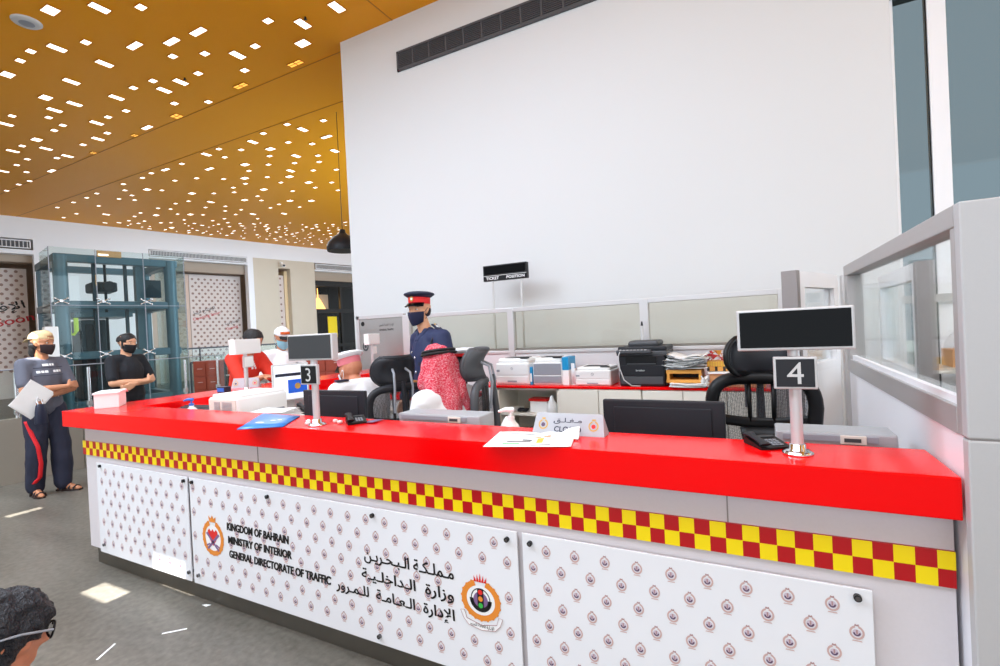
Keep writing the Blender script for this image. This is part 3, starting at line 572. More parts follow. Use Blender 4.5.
def screen(label, p0, p1, low):
    d = Vector((p1[0]-p0[0], p1[1]-p0[1])); L = d.length; e = empty('glazed_screen', (p0[0], p0[1], 0), label, 'partition', math.atan2(d.y, d.x)-PI/2); H = 1.75
    f = MB(); f.b2((-.03, 0, H-.09), (.03, L, H), 'white_frame'); f.b2((-.03, 0, low-.05), (.03, .10, H-.09), 'white_frame'); f.b2((-.03, L-.08, low-.05), (.03, L, H-.09), 'white_frame'); f.b2((-.03, .1, low-.05), (.03, L-.08, low), 'white_frame'); f.build('partition_frame', e)
    f = MB(); f.b2((-.005, .1, low), (.005, L-.08, H-.09), 'pane_clear'); f.build('pane', e)
    f = MB(); f.b2((-.028, .005, 0), (.028, L-.005, low-.05), 'white_panel'); f.build('lower_panel', e)
    f = MB(); f.b2((-.04, -.05, 0), (.04, -.003, H), 'shade_and_joint'); f.build('end_post', e)  # post end greyed by colour to stand for shade
screen('white framed glass screen standing behind the black number four display', (.20, 3.26), (.47, 3.92), 1.2)
o = MB().b2((.53, 3.98, 0), (.60, 4.07, 1.75), 'alu'); o = o.build('partition_post'); tag(o, 'slim pale grey post between the white framed screens behind the counter end', 'post')
screen('white framed glass screen seen through the grey framed partition', (.80, 3.34), (.86, 4.55), 1.15)

# ------------------------------------------------------------------ glazed partition in front of the white wall
e = empty('back_partition', (-2, 4.75, 0), 'long low partition with three wide panes in front of the white wall', 'partition')
Tb = Matrix.Translation((2, -4.75, 0)); f = MB(); posts = [(-3.80, -3.70), (-2.37, -2.30), (-.965, -.885), (.18, .26)]
f.b2((-3.80, 4.72, 1.68), (.26, 4.79, 1.725), 'alu', .003, Tb); f.b2((-3.80, 4.72, 1.23), (.26, 4.79, 1.262), 'alu', .003, Tb)
for x0, x1 in posts: f.b2((x0, 4.715, 0), (x1, 4.795, 1.72), 'alu', .003, Tb)
f.build('partition_frame', e)
f = MB(); f.b2((-3.72, 4.735, 0), (.2, 4.775, 1.23), 'light_panel', 0, Tb); f.build('lower_panel', e)
f.mats = f.mats
for (a, x0), (x1, bq) in zip(posts[:-1], posts[1:]):
    f = MB(); f.b2((x0, 4.75, 1.262), (x1, 4.758, 1.68), 'pane', 0, Tb); f.build('pane', e)
    f = MB(); f.b2((x0, 4.752, 1.262), (x1, 4.79, 1.285), 'shade_and_joint', 0, Tb); f.build('sill_shadow', e)  # dark strip paints the shadow along the foot of the pane
# steel door panel at its end
e = empty('steel_panel', (-4.15, 4.75, 0), 'brushed steel panel with small lettering at the end of the glazed partition', 'panel')
f = MB(); f.b2((-.36, -.02, .3), (.34, .02, 1.71), 'steel', .004); f.build('sheet', e)
f = MB(); f.b2((-.40, -.03, .3), (-.36, .03, 1.75), 'alu'); f.b2((-.40, -.03, 1.71), (.36, .03, 1.75), 'alu'); f.b2((-.36, -.025, .0), (.34, .025, .3), 'steel'); f.build('panel_frame', e)
f = MB(); Tq = FRONT((0, -.021, 0)); f.text(arabic('الإدارة العامة للمرور'), -.03, .2, 1.60, 1.64, 'ink', Tq, 0, 0, .001); f.build('lettering', e); f = MB(); f.text('GENERAL TRAFFIC', -.03, .2, 1.55, 1.575, 'ink', Tq, .01, 0, .001); f.build('lettering', e); f = MB(); f.disc(.03, 'ink', 14, Tq, (-.3, 1.65), .001); f.arc(.03, .05, 0, 2*PI, 'dark_grey', 18, Tq, 1, 1.2, (-.27, 1.36), .001); f.disc(.02, 'dark_grey', 10, Tq, (-.27, 1.36), .0012); f.build('emblem', e)

# ------------------------------------------------------------------ ticket display
e = empty('ticket_display', (-2.55, 5.1, 0), 'black ticket and position display on two white legs by the white wall', 'display')
f = MB(); f.b2((-.29, -.03, 2.07), (.28, .03, 2.255), 'black', .006); f.b2((-.285, -.032, 2.128), (.275, -.029, 2.134), 'light_grey'); f.build('display_case', e)
f = MB(); Tq = FRONT((0, -.031, 0)); f.text('TICKET', -.25, -.08, 2.085, 2.118, 'crest_white', Tq, .02, 0, .001); f.build('lettering', e); f = MB(); f.text('POSITION', .02, .25, 2.085, 2.118, 'crest_white', Tq, .02, 0, .001); f.build('lettering', e)
f = MB(); f.b2((-.27, -.034, 2.15), (.26, -.030, 2.24), 'black_gloss'); f.build('led_window', e)
for x in (-.18, .19): f = MB(); f.cyl((x, 0, 0), (x, 0, 2.08), .014, 'light_grey', n=10); f.cyl((x, 0, 0), (x, 0, .02), .09, 'light_grey', n=16); f.build('leg', e)

# ================================================================== BACK SHELF AND ITS MACHINES
SY = 4.2
f = MB(); f.b2((-2.52, SY-.02, .93), (.12, 4.68, .952), 'red_top', .003); o = f.build('shelf_top'); tag(o, 'narrow red shelf top carrying the row of printers', 'shelf')
def unit(label, x0, x1, doors):
    e = empty('base_cabinet', ((x0+x1)/2, SY, 0), label, 'cabinet'); t = .018; h = x1-x0; X0, X1 = -h/2, h/2
    f = MB(); f.b2((X0, 0, 0), (X0+t, .45, .928), 'cabinet'); f.b2((X1-t, 0, 0), (X1, .45, .928), 'cabinet'); f.b2((X0, .43, 0), (X1, .45, .928), 'cabinet'); f.b2((X0, .0, .91), (X1, .45, .928), 'cabinet'); f.b2((X0, .02, .05), (X1, .45, .07), 'cabinet')
    f.b2((X0+t, .02, .66), (X1-t, .43, .68), 'cabinet'); f.build('carcass', e)
    for k in range(doors):
        a = X0+h*k/doors+.003; c = X0+h*(k+1)/doors-.003
        d = MB(); d.b2((a, -.02, .06), (c, -.002, .922), 'cabinet', .003); dd = d.build('door', e); d = MB(); d.tube([(c-.05, -.02, .55), (c-.05, -.045, .55), (c-.05, -.045, .65), (c-.05, -.02, .65)], .005, 'chrome'); d.build('handle', dd)
unit('open fronted cream cabinet with papers and cables, left of the closed doors', -2.26, -1.62, 0)
unit('cream cabinet with closed doors under the small white printer', -1.615, -.87, 2)
unit('cream cabinet with closed doors under the wooden letter tray', -.865, .11, 3)
# contents of the open cabinet
f = MB(); f.b2((-2.24, 4.24, .681), (-2.11, 4.5, .705), 'paper', .003); o = f.build('paper_stack'); tag(o, 'flat stack of paper at the near side of the open cabinet', 'paper')
f = MB(); f.tube([(-2.06+.04*math.cos(t)+.002*t, 4.32+.05*math.sin(t), .70+.006*math.sin(3*t)) for t in np.linspace(0, 18, 70)], .009, 'charcoal'); o = f.build('coiled_cable'); tag(o, 'dark coiled cable lying on the shelf of the open cabinet', 'cable')
f = MB(); f.b2((-1.96, 4.30, .681), (-1.78, 4.42, .79), 'paper', .004); f.b2((-1.97, 4.29, .79), (-1.77, 4.43, .815), 'crest_red', .004); o = f.build('file_box'); tag(o, 'white and red file box inside the open cabinet', 'box')
f = MB(); f.lathe([(.0, 0), (.045, 0), (.05, .02), (.05, .09), (.02, .14), (.015, .17), (0, .172)], 'white_plastic', 18); o = f.build('white_bottle', loc=(-1.71, 4.25, .681)); tag(o, 'rounded white plastic bottle beside the file box in the open cabinet', 'bottle')
f = MB(); f.b2((-2.05, 4.3, .071), (-1.85, 4.55, .5), 'black', .01); f.b2((-1.82, 4.28, .071), (-1.7, 4.5, .55), 'blue', .01); o = f.build('computer_tower'); tag(o, 'black and blue computer tower at the bottom of the open cabinet', 'computer')
def laser_printer(label, x0, x1, y0, y1, z0, z1, body='white_plastic', face=None, rz=0, kind=0):
    cx, cy = (x0+x1)/2, (y0+y1)/2; e = empty('laser_printer', (cx, cy, z0), label, 'printer', rz); W, D, Hh = (x1-x0)/2, (y1-y0)/2, z1-z0
    f = MB(); f.b2((-W, -D, 0), (W, D, Hh*.80), body, .012); f.b2((-W+.012, -D*.85, Hh*.78), (W-.012, D, Hh*.97), body, .02); f.build('body', e)
    f = MB(); f.b2((-W*.6, -D*.62, Hh*.955), (W*.6, D*.35, Hh*.985), 'charcoal', .006); f.build('output_tray', e)
    f = MB(); f.b2((-W+.01, -D-.006, Hh*.06), (W-.01, -D+.004, Hh*.32), face or body, .006); f.b2((-.05, -D-.009, Hh*.10), (.05, -D-.004, Hh*.16), 'grey_plastic'); f.build('paper_drawer', e)
    f = MB(); f.b2((-W+.012, -D-.004, Hh*.36), (W-.012, -D+.004, Hh*.77), face or body, .006); f.build('front_cover', e)
    f = MB(); Tq = FRONT((0, -D-.0045, 0)); f.arc(.010, .013, 0, 2*PI, 'grey_plastic', 16, Tq, 1, 1, (0, Hh*.6), .001); f.text('hp', -.007, .007, Hh*.6-.008, Hh*.6+.008, 'grey_plastic', Tq, 0, .1, .001); f.build('logo', e)
    f = MB(); f.b2((W-.10, -D*.88, Hh*.955), (W-.02, -D*.6, Hh*1.0), 'charcoal', .004); f.b2((-W+.012, -D-.006, Hh*.48), (-W+.045, -D, Hh*.56), 'grey_plastic'); f.build('control_panel', e)
    return e
laser_printer('white laser printer at the chair end of the red shelf', -2.29, -1.93, 4.25, 4.62, .952, 1.215)
laser_printer('grey fronted laser printer between two white ones on the red shelf', -1.90, -1.60, 4.27, 4.62, .952, 1.215, 'white_plastic', 'grey_plastic')
laser_printer('small low white laser printer next to the black office machine', -1.47, -1.14, 4.24, 4.56, .952, 1.125)
for x, lab in ((-1.915, 'bright blue toner box squeezed between white and grey fronted printers'), (-1.575, 'blue and white box standing behind the grey fronted printer end')):
    z = .952 if x < -1.9 else 1.1
    f = MB(); 
    if x < -1.9: f.b2((-.012, -.1, 0), (.012, .12, .17), 'cyan', .004)
    else: f.b2((-.02, -.1, 0), (.04, .1, .14), 'paper', .003); f.b2((-.021, -.101, .14), (.041, .101, .26), 'cyan', .003)
    f.b2((-.009, -.102, .03), (.009, -.1, .11), 'paper'); o = f.build('toner_box', loc=(x, 4.36, .952)); tag(o, lab, 'box')
f = MB(); f.grid(lambda u, v: (-.018+.036*u, .01*math.sin(5*u), .2*v), 8, 2, 'crest_white'); f.b2((-.02, -.01, 0), (.02, .03, .004), 'white_plastic'); o = f.build('paper_guide', None, .002, (-1.505, 4.3, .952)); tag(o, 'upright pale card leaning beside the small low white printer', 'card')
# black office machine
e = empty('office_machine', (-.88, 4.43, .952), 'large black multifunction printer with raised scanner lid on red shelf', 'printer')
f = MB(); f.b2((-.18, -.2, 0), (.20, .2, .27), 'charcoal', .012); f.build('body', e)
f = MB(); f.b2((-.19, -.19, .30), (.22, .2, .34), 'charcoal', .012); f.b2((-.12, -.1, .335), (.14, .18, .385), 'dark_grey', .02); f.b2((-.20, -.2, .262), (.22, .19, .302), 'dark_grey', .01); f.build('scanner_lid', e)
f = MB(); f.b2((-.19, -.25, .285), (.1, -.19, .315), 'dark_grey', .008); 
for k in range(8): f.b2((-.16+k*.03, -.253, .312), (-.142+k*.03, -.235, .318), 'light_grey')
f.build('control_panel', e)
f = MB(); f.b2((-.12, -.205, .19), (.14, -.198, .255), 'black'); f.b2((-.11, -.21, .19), (.13, -.16, .197), 'dark_grey'); f.build('output_slot', e)
f = MB(); f.b2((-.165, -.208, .02), (.185, -.2, .085), 'dark_grey', .006); f.b2((-.165, -.206, .09), (.185, -.2, .18), 'charcoal', .006); f.build('paper_drawer', e)
f = MB(); Tq = FRONT((0, -.2065, 0)); f.text('brother', -.035, .04, .13, .146, 'light_grey', Tq, .01, 0, .001); f.build('logo', e)
f = MB(); f.tube([(-.15, -.24, .32), (-.17, -.26, .26), (-.16, -.262, .16), (-.13, -.25, .06), (-.07, -.24, .01), (0, -.22, .006)], .005, 'light_grey'); f.build('cord', e)
o = MB(); o.cyl((0, 0, 0), (0, 0, .13), .012, 'light_grey', .012, 12); o.cyl((0, 0, .13), (0, 0, .17), .012, 'charcoal', .006, 12); o = o.build('marker_pen', loc=(-.88, 4.63, .952+.385)); o.location = (-.92, 4.58, 1.337); tag(o, 'pale marker pen standing on top of the black office machine', 'pen')
# letter tray, papers, carton, bakery box
e = empty('letter_tray', (-.53, 4.33, .985), 'slatted orange wooden letter tray heaped with papers', 'tray')
f = MB(); f.b2((-.14, -.1, 0), (.13, .2, .025), 'wood_orange', .004); f.b2((-.14, -.1, .075), (.13, .2, .105), 'wood_orange', .004)
for x in (-.135, .112): f.b2((x, -.1, .02), (x+.02, .2, .08), 'wood_orange'); 
f.b2((-.12, .1, .02), (.12, .19, .08), 'black'); f.build('tray_frame', e)
def sheets(name, label, loc, w, d, n, sp, mats=('paper',), rz=0, curl=.015):
    e = MB(); rr = random.Random(hash(label) % 999 if False else len(label))
    for k in range(n):
        a = rr.uniform(-sp, sp)*4; ox, oy = rr.uniform(-sp, sp)*.5, rr.uniform(-sp, sp)*.5; ph = rr.uniform(0, 6)
        Tq = Matrix.Translation((ox, oy, k*.0035+.002)) @ Matrix.Rotation(a, 4, 'Z')
        m = mats[k % len(mats)]
        e.grid(lambda u, v: ((u-.5)*w, (v-.5)*d, curl*(.5+.5*math.sin(3*u+ph))*abs(2*u-1)), 10, 4, m, False, Tq)
    o = e.build(name, None, .0012, loc); o.rotation_euler = (0, 0, rz); return tag(o, label, 'papers')
sheets('paper_pile', 'untidy heap of white papers on top of the wooden letter tray', (-.525, 4.36, 1.094), .29, .26, 26, .07, ('paper', 'paper', 'paper', 'grey_plastic', 'paper', 'paper'), 0, .05)
sheets('newspaper', 'folded white papers lying under the wooden letter tray', (-.50, 4.26, .953), .28, .20, 7, .02)
e = empty('carton', (-.14, 4.38, .953), 'open orange cardboard carton with a slot on the red shelf', 'box')
f = MB(); f.b2((-.22, -.14, .0), (.2, .16, .02), 'carton', .003); f.b2((-.2, -.13, .02), (.2, .15, .105), 'carton', .004); f.b2((-.05, -.133, .06), (.03, -.128, .07), 'black'); f.build('carton_body', e)
f = MB(); f.b2((-.21, -.15, .105), (.22, .16, .118), 'paper', .002); f.build('lid', e)
sheets('paper_bundle', 'crumpled white paper bundle between letter tray and carton', (-.378, 4.235, .955), .05, .08, 16, .01, ('paper',), .3, .05)
e = empty('pastry_box', (-.14, 4.40, 1.075), 'yellow and brown striped sweet box with red tissue on the carton', 'box')
f = MB(); 
for k in range(22): f.b2((-.22+k*.02, -.1, 0), (-.2+k*.02, .14, .035), 'wood_orange' if k % 3 else 'sandal'); f.b2((-.22+k*.0095, -.09, .036), (-.2105+k*.0095, .12, .075), 'yellow_card' if k % 2 else 'wood_orange')
f.build('box_base', e)
f = MB(); rr = random.Random(5)
for k in range(26):
    p = Vector((-.16+rr.uniform(-.07, .07), rr.uniform(-.05, .05), .085+rr.uniform(0, .05))); q = [p+Vector((rr.uniform(-.035, .035), rr.uniform(-.035, .035), rr.uniform(-.02, .04))) for _ in range(3)]
    f.add([tuple(x) for x in q], [(0, 1, 2)], 'tissue' if k % 4 else 'wood_orange')
f.build('red_tissue', e, .002)
# low red topped cabinet behind the seated officer
e = empty('low_cabinet', (-3.0, 4.3, 0), 'low white cabinet with a red top behind the tall officer', 'cabinet')
f = MB(); f.b2((-.55, -.2, 0), (.4, .2, .80), 'white_plastic', .004); f.build('carcass', e); f = MB(); f.b2((-.57, -.22, .80), (.42, .22, .85), 'red_top', .004); f.build('top', e)

# ================================================================== STANDS AND THINGS ON THE COUNTER
def number_stand(label, loc, rz, digit, dark, scr, w=.30, h=.125, zb=.315, dep=.05):
    e = empty('number_stand', loc, label, 'stand', rz)
    f = MB(); f.lathe([(.0, 0), (.042, 0), (.042, .006), (.03, .012), (.022, .014), (.022, .03), (.016, .032)], 'chrome', 24); f.build('base', e)
    for a in range(4): q = MB(); q.cyl((.033*math.cos(a*PI/2+.6), .033*math.sin(a*PI/2+.6), .004), (.033*math.cos(a*PI/2+.6), .033*math.sin(a*PI/2+.6), .011), .005, 'bolt', n=8); q.build('bolt', e)
    f = MB(); f.cyl((0, 0, .01), (0, 0, zb), .0165, 'alu', n=20); f.build('pole', e)
    f = MB(); f.b2((-.056, -.035, .20), (.056, -.018, .296), 'alu', .003); f.b2((-.049, -.038, .207), (.049, -.0345, .289), dark, .001); pl = f.build('number_plate', e)
    if digit: q = MB(); q.text(digit, -.03, .03, .216, .280, 'light_grey', FRONT((0, -.0385, 0)), .0, 0, .0004, True); q.build('digit', pl)
    f = MB(); f.b2((-w/2, -dep/2-.01, zb), (w/2, dep/2, zb+h), 'alu' if scr != 'white_plastic' else 'white_plastic', .004); d = f.build('display', e)
    f = MB(); f.b2((-w/2+.008, -dep/2-.013, zb+.009), (w/2-.008, -dep/2-.009, zb+h-.007), scr, .001); f.build('screen', d)
    return e
number_stand('counter stand with number 4 plate under a glossy black display', (.10, 1.71, 1.08), 0, '4', 'charcoal', 'black_gloss')
number_stand('counter stand with number 3 plate under a grey faced display', (-1.885, 1.66, 1.08), 0, '3', 'black', 'screen_grey', w=.30, dep=.03)
number_stand('blank white back of a number stand on the far return, nearer of two there', tuple(onz(247, 391, 1.08)), PI*.5+.25, '', 'white_plastic', 'white_plastic')
number_stand('blank white back of a small number stand before the brushed steel panel', (-3.97, 4.35, 1.08), PI*.5+.3, '', 'white_plastic', 'white_plastic')
def tent_sign(label, p0, p1, h, rz=0, words=True):
    w = (Vector(p1)-Vector(p0)).length; e = empty('tent_sign', ((p0[0]+p1[0])/2, (p0[1]+p1[1])/2, p0[2]), label, 'sign', rz); d = .035
    f = MB(); W = w/2; s = .93
    f.add([(-W, -d, 0), (W, -d, 0), (W*s, 0, h), (-W*s, 0, h), (-W, d, 0), (W, d, 0)], [(0, 1, 2, 3), (5, 4, 3, 2), (0, 3, 4), (1, 5, 2)], 'sign_card'); f.build('card', e, .0015)
    f = MB(); q = frame((0, -d-.0012, .0), (1, 0, 0), (0, d, h)); k = h/.075
    for cx, red in ((-.102, False), (.102, True)):
        cx *= w/.29; f.arc(.014*k, .019*k, PI/2+.3, PI/2+2*PI-.3, 'crest_gold', 22, q, 1, 1, (cx, .038*k), .0006)
        f.poly([(cx-.006*k, .057*k, .0006), (cx+.006*k, .057*k, .0006), (cx+.007*k, .064*k, .0006), (cx-.007*k, .064*k, .0006)], 'crest_gold', q)
        f.disc(.008*k, 'crest_red' if red else 'crest_dark', 12, q, (cx, .037*k), .0008); f.build('crest', e); f = MB()
    if words: MB().text(arabic('مـغـلـق'), -.06, .055, .043, .068, 'navy_dark', q, .01, 0, .0006).build('lettering', e); MB().text('CLOSED', -.055, .055, .012, .034, 'navy_dark', q, .02, 0, .0006).build('lettering', e)
tent_sign('white tent sign reading closed in Arabic behind the loose papers', (-.80, 1.80, 1.08), (-.51, 1.80, 1.08), .078)
_a, _b = onz(233, 388, 1.08), onz(260, 386.5, 1.08)
tent_sign('white tent sign with two crests on the far return before the red shirted man', tuple(_a), tuple(_b), .085, math.atan2(_b.y-_a.y, _b.x-_a.x), False)
o = MB().b2((-.05, -.03, 0), (.05, .03, .05), 'bag_navy', .005).b2((-.045, -.034, .01), (.045, -.03, .04), 'blue'); o = o.build('card_box', loc=(-3.98, 2.55, 1.08)); tag(o, 'small navy card box beside the tent sign on the far return', 'box')
# loose printed papers
def loose(name, label, pts, z, m, marks):
    f = MB(); P = [onz(x, y, z) for x, y in pts]
    def S(u, v): 
        p = P[0]*(1-u)*(1-v)+P[1]*u*(1-v)+P[2]*u*v+P[3]*(1-u)*v; return (p.x, p.y, z+.0012+.006*math.sin(PI*u)*math.sin(2.2*v)+(.03*max(0, u-.75)*max(0, v-.3) if name == 'leaflet' else 0))
    f.grid(S, 9, 6, m); o = f.build(name, None, .0008); tag(o, label, 'paper')
    if marks:
        g = MB()
        for u0, u1, v0, v1, mm in marks:
            q = [Vector(S(u, v))+Vector((0, 0, .0012)) for u, v in ((u0, v0), (u1, v0), (u1, v1), (u0, v1))]; g.add([tuple(x) for x in q], [(0, 1, 2, 3)], mm)
        g.build('print', o)
    return o
loose('newsletter', 'white printed sheet lying at the counter edge under another leaf', [(483, 447), (541, 447), (548, 434), (500, 432)], 1.081, 'paper', [(.1+.05*i, .16+.05*i, .75, .79, 'grey_plastic') for i in range(14)]+[(.3, .6, .12, .17, 'crest_green'), (.35, .8, .25, .3, 'dark_grey'), (.62, .8, .33, .4, 'dark_grey')])
loose('leaflet', 'white leaflet with orange print, its corner raised against the closed sign', [(528, 447), (571, 447), (577, 431), (535, 434)], 1.084, 'paper', [(.06+.22*i, .22+.22*i, .55, .62, 'crest_orange') for i in range(2)]+[(.35, .6, .3, .75, 'board_pink'), (.05, .5, .06, .1, 'dark_grey'), (.15, .3, .2, .5, 'yellow_card')])
f = MB()
_q = [Vector(v) for v in ((-.74, 1.70, 1.086), (-.585, 1.69, 1.086), (-.595, 1.745, 1.122), (-.64, 1.752, 1.112))]
f.grid(lambda u, v: tuple((_q[0]*(1-u)+_q[1]*u)*(1-v)+(_q[3]*(1-u)+_q[2]*u)*v+Vector((0, 0, -.012*math.sin(PI*v)))), 5, 5, 'paper'); o = f.build('folded_leaf', None, .001); tag(o, 'folded white page propped up in front of the closed sign', 'paper')
P = [onz(x, y, 1.0815) for x, y in ((237, 430), (283, 427), (300, 416.5), (263, 414))]
f = MB(); f.grid(lambda u, v: tuple((P[0]*(1-u)+P[1]*u)*(1-v)+(P[3]*(1-u)+P[2]*u)*v+Vector((0, 0, .0025))), 4, 4, 'blue_folder'); o = f.build('folder', None, .004); tag(o, 'shiny blue folder lying on the red counter by the number 3 stand', 'folder')
g = MB(); 
for u, v, s in ((.3, .35, .028), (.55, .5, .02), (.68, .55, .016)):
    p = (P[0]*(1-u)+P[1]*u)*(1-v)+(P[3]*(1-u)+P[2]*u)*v; g.disc(s, 'crest_white', 14, Matrix.Translation((p.x, p.y, p.z+.0055)), (0, 0), 0, .6)
g.build('print', o)
sheets('paper_stack', 'loose white forms beside the flat white printer at the back of the counter', (-2.70, 2.06, .992), .22, .2, 18, .03, ('paper',), .3, .01)
# white ballot style box
e = empty('suggestion_box', (-4.13, 1.80, 1.08), 'white cardboard box with a tilted lid flap at the far counter corner', 'box', -.62)
f = MB(); f.b2((-.11, -.07, 0), (.11, .07, .10), 'paper', .003); f.b2((-.112, -.0715, .006), (.112, -.069, .009), 'grey_plastic'); f.build('box_body', e)
f = MB(); f.b2((-.113, -.075, .10), (.12, .075, .112), 'paper', .002); f.add([(-.113, -.075, .108), (-.113, .075, .108), (-.18, .075, .085), (-.18, -.075, .085)], [(0, 1, 2, 3)], 'paper'); f.build('lid', e, .002)
f = MB(); Tq = FRONT((0, -.0705, 0)); f.text('FOR CUSTOMERS', -.04, .075, .06, .072, 'grey_plastic', Tq, 0, 0, .0012); f.build('lettering', e); f = MB(); f.disc(.005, 'crest_pale', 10, Tq, (.01, .035), .0012); f.disc(.007, 'grey_plastic', 10, Tq, (.05, .01), .0012); f.build('print', e)
def pump(label, loc, s, body, head):
    e = empty('sanitizer_bottle', loc, label, 'bottle', .5)
    f = MB(); f.lathe([(0, 0), (.032*s, 0), (.036*s, .006*s), (.036*s, .06*s), (.03*s, .082*s), (.014*s, .095*s), (.013*s, .105*s)], body, 20); f.build('bottle', e)
    f = MB(); f.cyl((0, 0, .103*s), (0, 0, .118*s), .015*s, head); f.cyl((0, 0, .118*s), (0, 0, .14*s), .005*s, head, n=8); f.tube([(.012*s, 0, .142*s), (-.02*s, 0, .145*s), (-.05*s, 0, .137*s)], [.011*s, .009*s, .005*s], head); f.build('pump', e)
pump('clear hand sanitizer bottle with blue pump beside the flat white printer', (-3.33, 1.905, .99), 1.0, 'clear_white', 'blue')
pump('white pump bottle behind the loose papers on the counter', (-.97, 1.92, .985), 1.1, 'white_plastic', 'white_plastic')
o = MB().b2((-1.05, 1.872, .751), (-.89, 2.0, .983), 'offwhite', .004); o = o.build('desk_riser'); tag(o, 'pale block on the work desk under the white pump bottle', 'block')
# keyboard on the corner desk
e = empty('keyboard', (-3.60, 2.10, .992), 'black keyboard on the corner desk beside the flat white printer', 'keyboard', .15)
f = MB(); f.add([(-.2, -.08, 0), (.2, -.08, 0), (.2, .08, 0), (-.2, .08, 0), (-.2, -.08, .02), (.2, -.08, .02), (.2, .08, .05), (-.2, .08, .05)], [(3, 2, 1, 0), (4, 5, 6, 7), (0, 1, 5, 4), (1, 2, 6, 5), (2, 3, 7, 6), (3, 0, 4, 7)], 'charcoal'); f.build('case', e)
f = MB()
for r in range(5):
    for c in range(15): f.box((-.18+c*.0257, -.06+r*.03, .028+r*.0056), (.021, .024, .008), 'dark_grey')
f.build('keys', e)
# flat printer in the corner
e = empty('flat_printer', (-3.0, 2.16, .991), 'wide flat white printer on the corner desk showing its vented end', 'printer')
f = MB(); f.b2((-.20, -.22, 0), (.10, .15, .155), 'white_plastic', .014); f.b2((-.19, -.2, .15), (.09, .14, .172), 'white_plastic', .01); f.build('body', e)
f = MB(); f.b2((-.19, -.225, .012), (.085, -.218, .143), 'offwhite', .003)
for k in range(7): f.b2((-.13, -.228, .075+k*.008), (-.07, -.224, .078+k*.008), 'grey_plastic'); f.b2((-.05, -.228, .075+k*.008), (.05, -.224, .078+k*.008), 'grey_plastic')
f.b2((-.17, -.229, .02), (-.13, -.224, .05), 'sandal'); f.b2((-.04, -.229, .02), (.03, -.224, .035), 'charcoal'); f.build('end_panel', e)
f = MB(); f.b2((.098, -.1, .03), (.103, .12, .05), 'grey_plastic', .001); f.build('paper_slot', e)
# desk phones
def phone(label, loc, rz, s=1, flat=1.0):
    e = empty('desk_phone', loc, label, 'phone', rz); e.scale = (1, 1, flat)
    f = MB(); f.add([(-.08*s, -.09*s, 0), (.08*s, -.09*s, 0), (.08*s, .09*s, 0), (-.08*s, .09*s, 0), (-.08*s, -.09*s, .015), (.08*s, -.09*s, .015), (.08*s, .09*s, .05), (-.08*s, .09*s, .05)], [(3, 2, 1, 0), (4, 5, 6, 7), (0, 1, 5, 4), (1, 2, 6, 5), (2, 3, 7, 6), (3, 0, 4, 7)], 'black'); f.build('phone_base', e)
    f = MB(); f.tube([(-.055*s, -.085*s, .035), (-.055*s, -.06*s, .046), (-.055*s, .05*s, .064), (-.055*s, .08*s, .066)], [.019, .013, .013, .02], 'charcoal', 10); f.build('handset', e)
    f = MB()
    for r in range(4):
        for c in range(3): f.box((.0+c*.022*s, -.06*s+r*.022*s, .025+r*.0045), (.015*s, .014*s, .006), 'grey_plastic')
    f.b2((-.02*s, .045*s, .038), (.065*s, .075*s, .05), 'screen_grey'); f.build('keypad', e)
phone('black desk phone lying by the number 4 stand', (.02, 1.79, 1.081), .5, .60, .45)
phone('small black phone by the pale purple slip near the back of a monitor', (-1.73, 1.76, 1.081), .9, .55, .55)
f = MB(); f.grid(lambda u, v: (-.03+.06*u, -.04+.08*v, .002+.004*u), 4, 4, 'crest_violet'); o = f.build('paper_slip', None, .001, (-1.655, 1.80, 1.081)); tag(o, 'pale purple slip tucked beside the small black phone', 'paper')
for i, (x, y, lab) in enumerate(((-1.99, 1.70, 'tiny white paper scrap, farthest from the number 3 pole'), (-1.95, 1.66, 'tiny crumpled white tissue left of the number 3 pole foot'), (-1.85, 1.74, 'tiny white cap shaped scrap behind the number 3 pole'), (-1.80, 1.72, 'tiny round white scrap between number 3 pole and phone'))):
    f = MB(); rr = random.Random(i); f.ell((0, 0, .008), (.014, .011, .009), 'paper', 8, 6); f.v = [(a+rr.uniform(-.003, .003), c+rr.uniform(-.003, .003), d) for a, c, d in f.v]; o = f.build('paper_scrap', loc=(x, y, 1.08)); tag(o, lab, 'scrap')
# monitors
def monitor(label, loc, rz, w, h, zb, back='charcoal', screen='black', tilt=0, logo=True):
    e = empty('computer_monitor', loc, label, 'monitor', rz)       # local -y is the back, +y the screen
    f = MB(); Tt = Matrix.Translation((0, 0, zb)) @ Matrix.Rotation(tilt, 4, 'X')
    f.b2((-w/2, -.012, 0), (w/2, .014, h), back, .006, Tt); f.b2((-w*.40, -.017, h*.10), (w*.40, -.01, h*.90), back, .003, Tt); f.build('housing', e)
    f = MB(); f.b2((-w/2+.012, .0135, .014), (w/2-.012, .0155, h-.012), screen, 0, Tt); f.build('screen', e)
    f = MB(); f.b2((-.04, -.07, .01), (.04, -.025, zb+h*.5), back, .01); f.build('neck', e)
    f = MB(); f.b2((-.13, -.13, 0), (.13, .06, .014), back, .005); f.build('foot', e)
    if logo:
        f = MB(); Tq = Tt @ FRONT((0, -.0178, 0)); f.arc(.022, .025, 0, 2*PI, 'grey_plastic', 24, Tq, 1, 1, (0, h*.40), .001); f.text('DELL', -.015, .015, h*.40-.006, h*.40+.006, 'grey_plastic', Tq, .01, 0, .001); f.build('logo', e)
    return e
monitor('back of a wide black monitor beside the mesh chair and number 4 stand', (-.37, 2.16, .75), 0, .50, .30, .112)
monitor('back of a black monitor with ring logo behind the number 3 stand', (-2.23, 2.1, .75), .02, .49, .30, .135)
e = monitor('lit computer monitor with pale windows facing the seated officer', (*dp(291, 388, 4.0).xy, .75), -PI/2-.25, .30, .30, .25, 'light_grey', 'screen_white', 0, False)
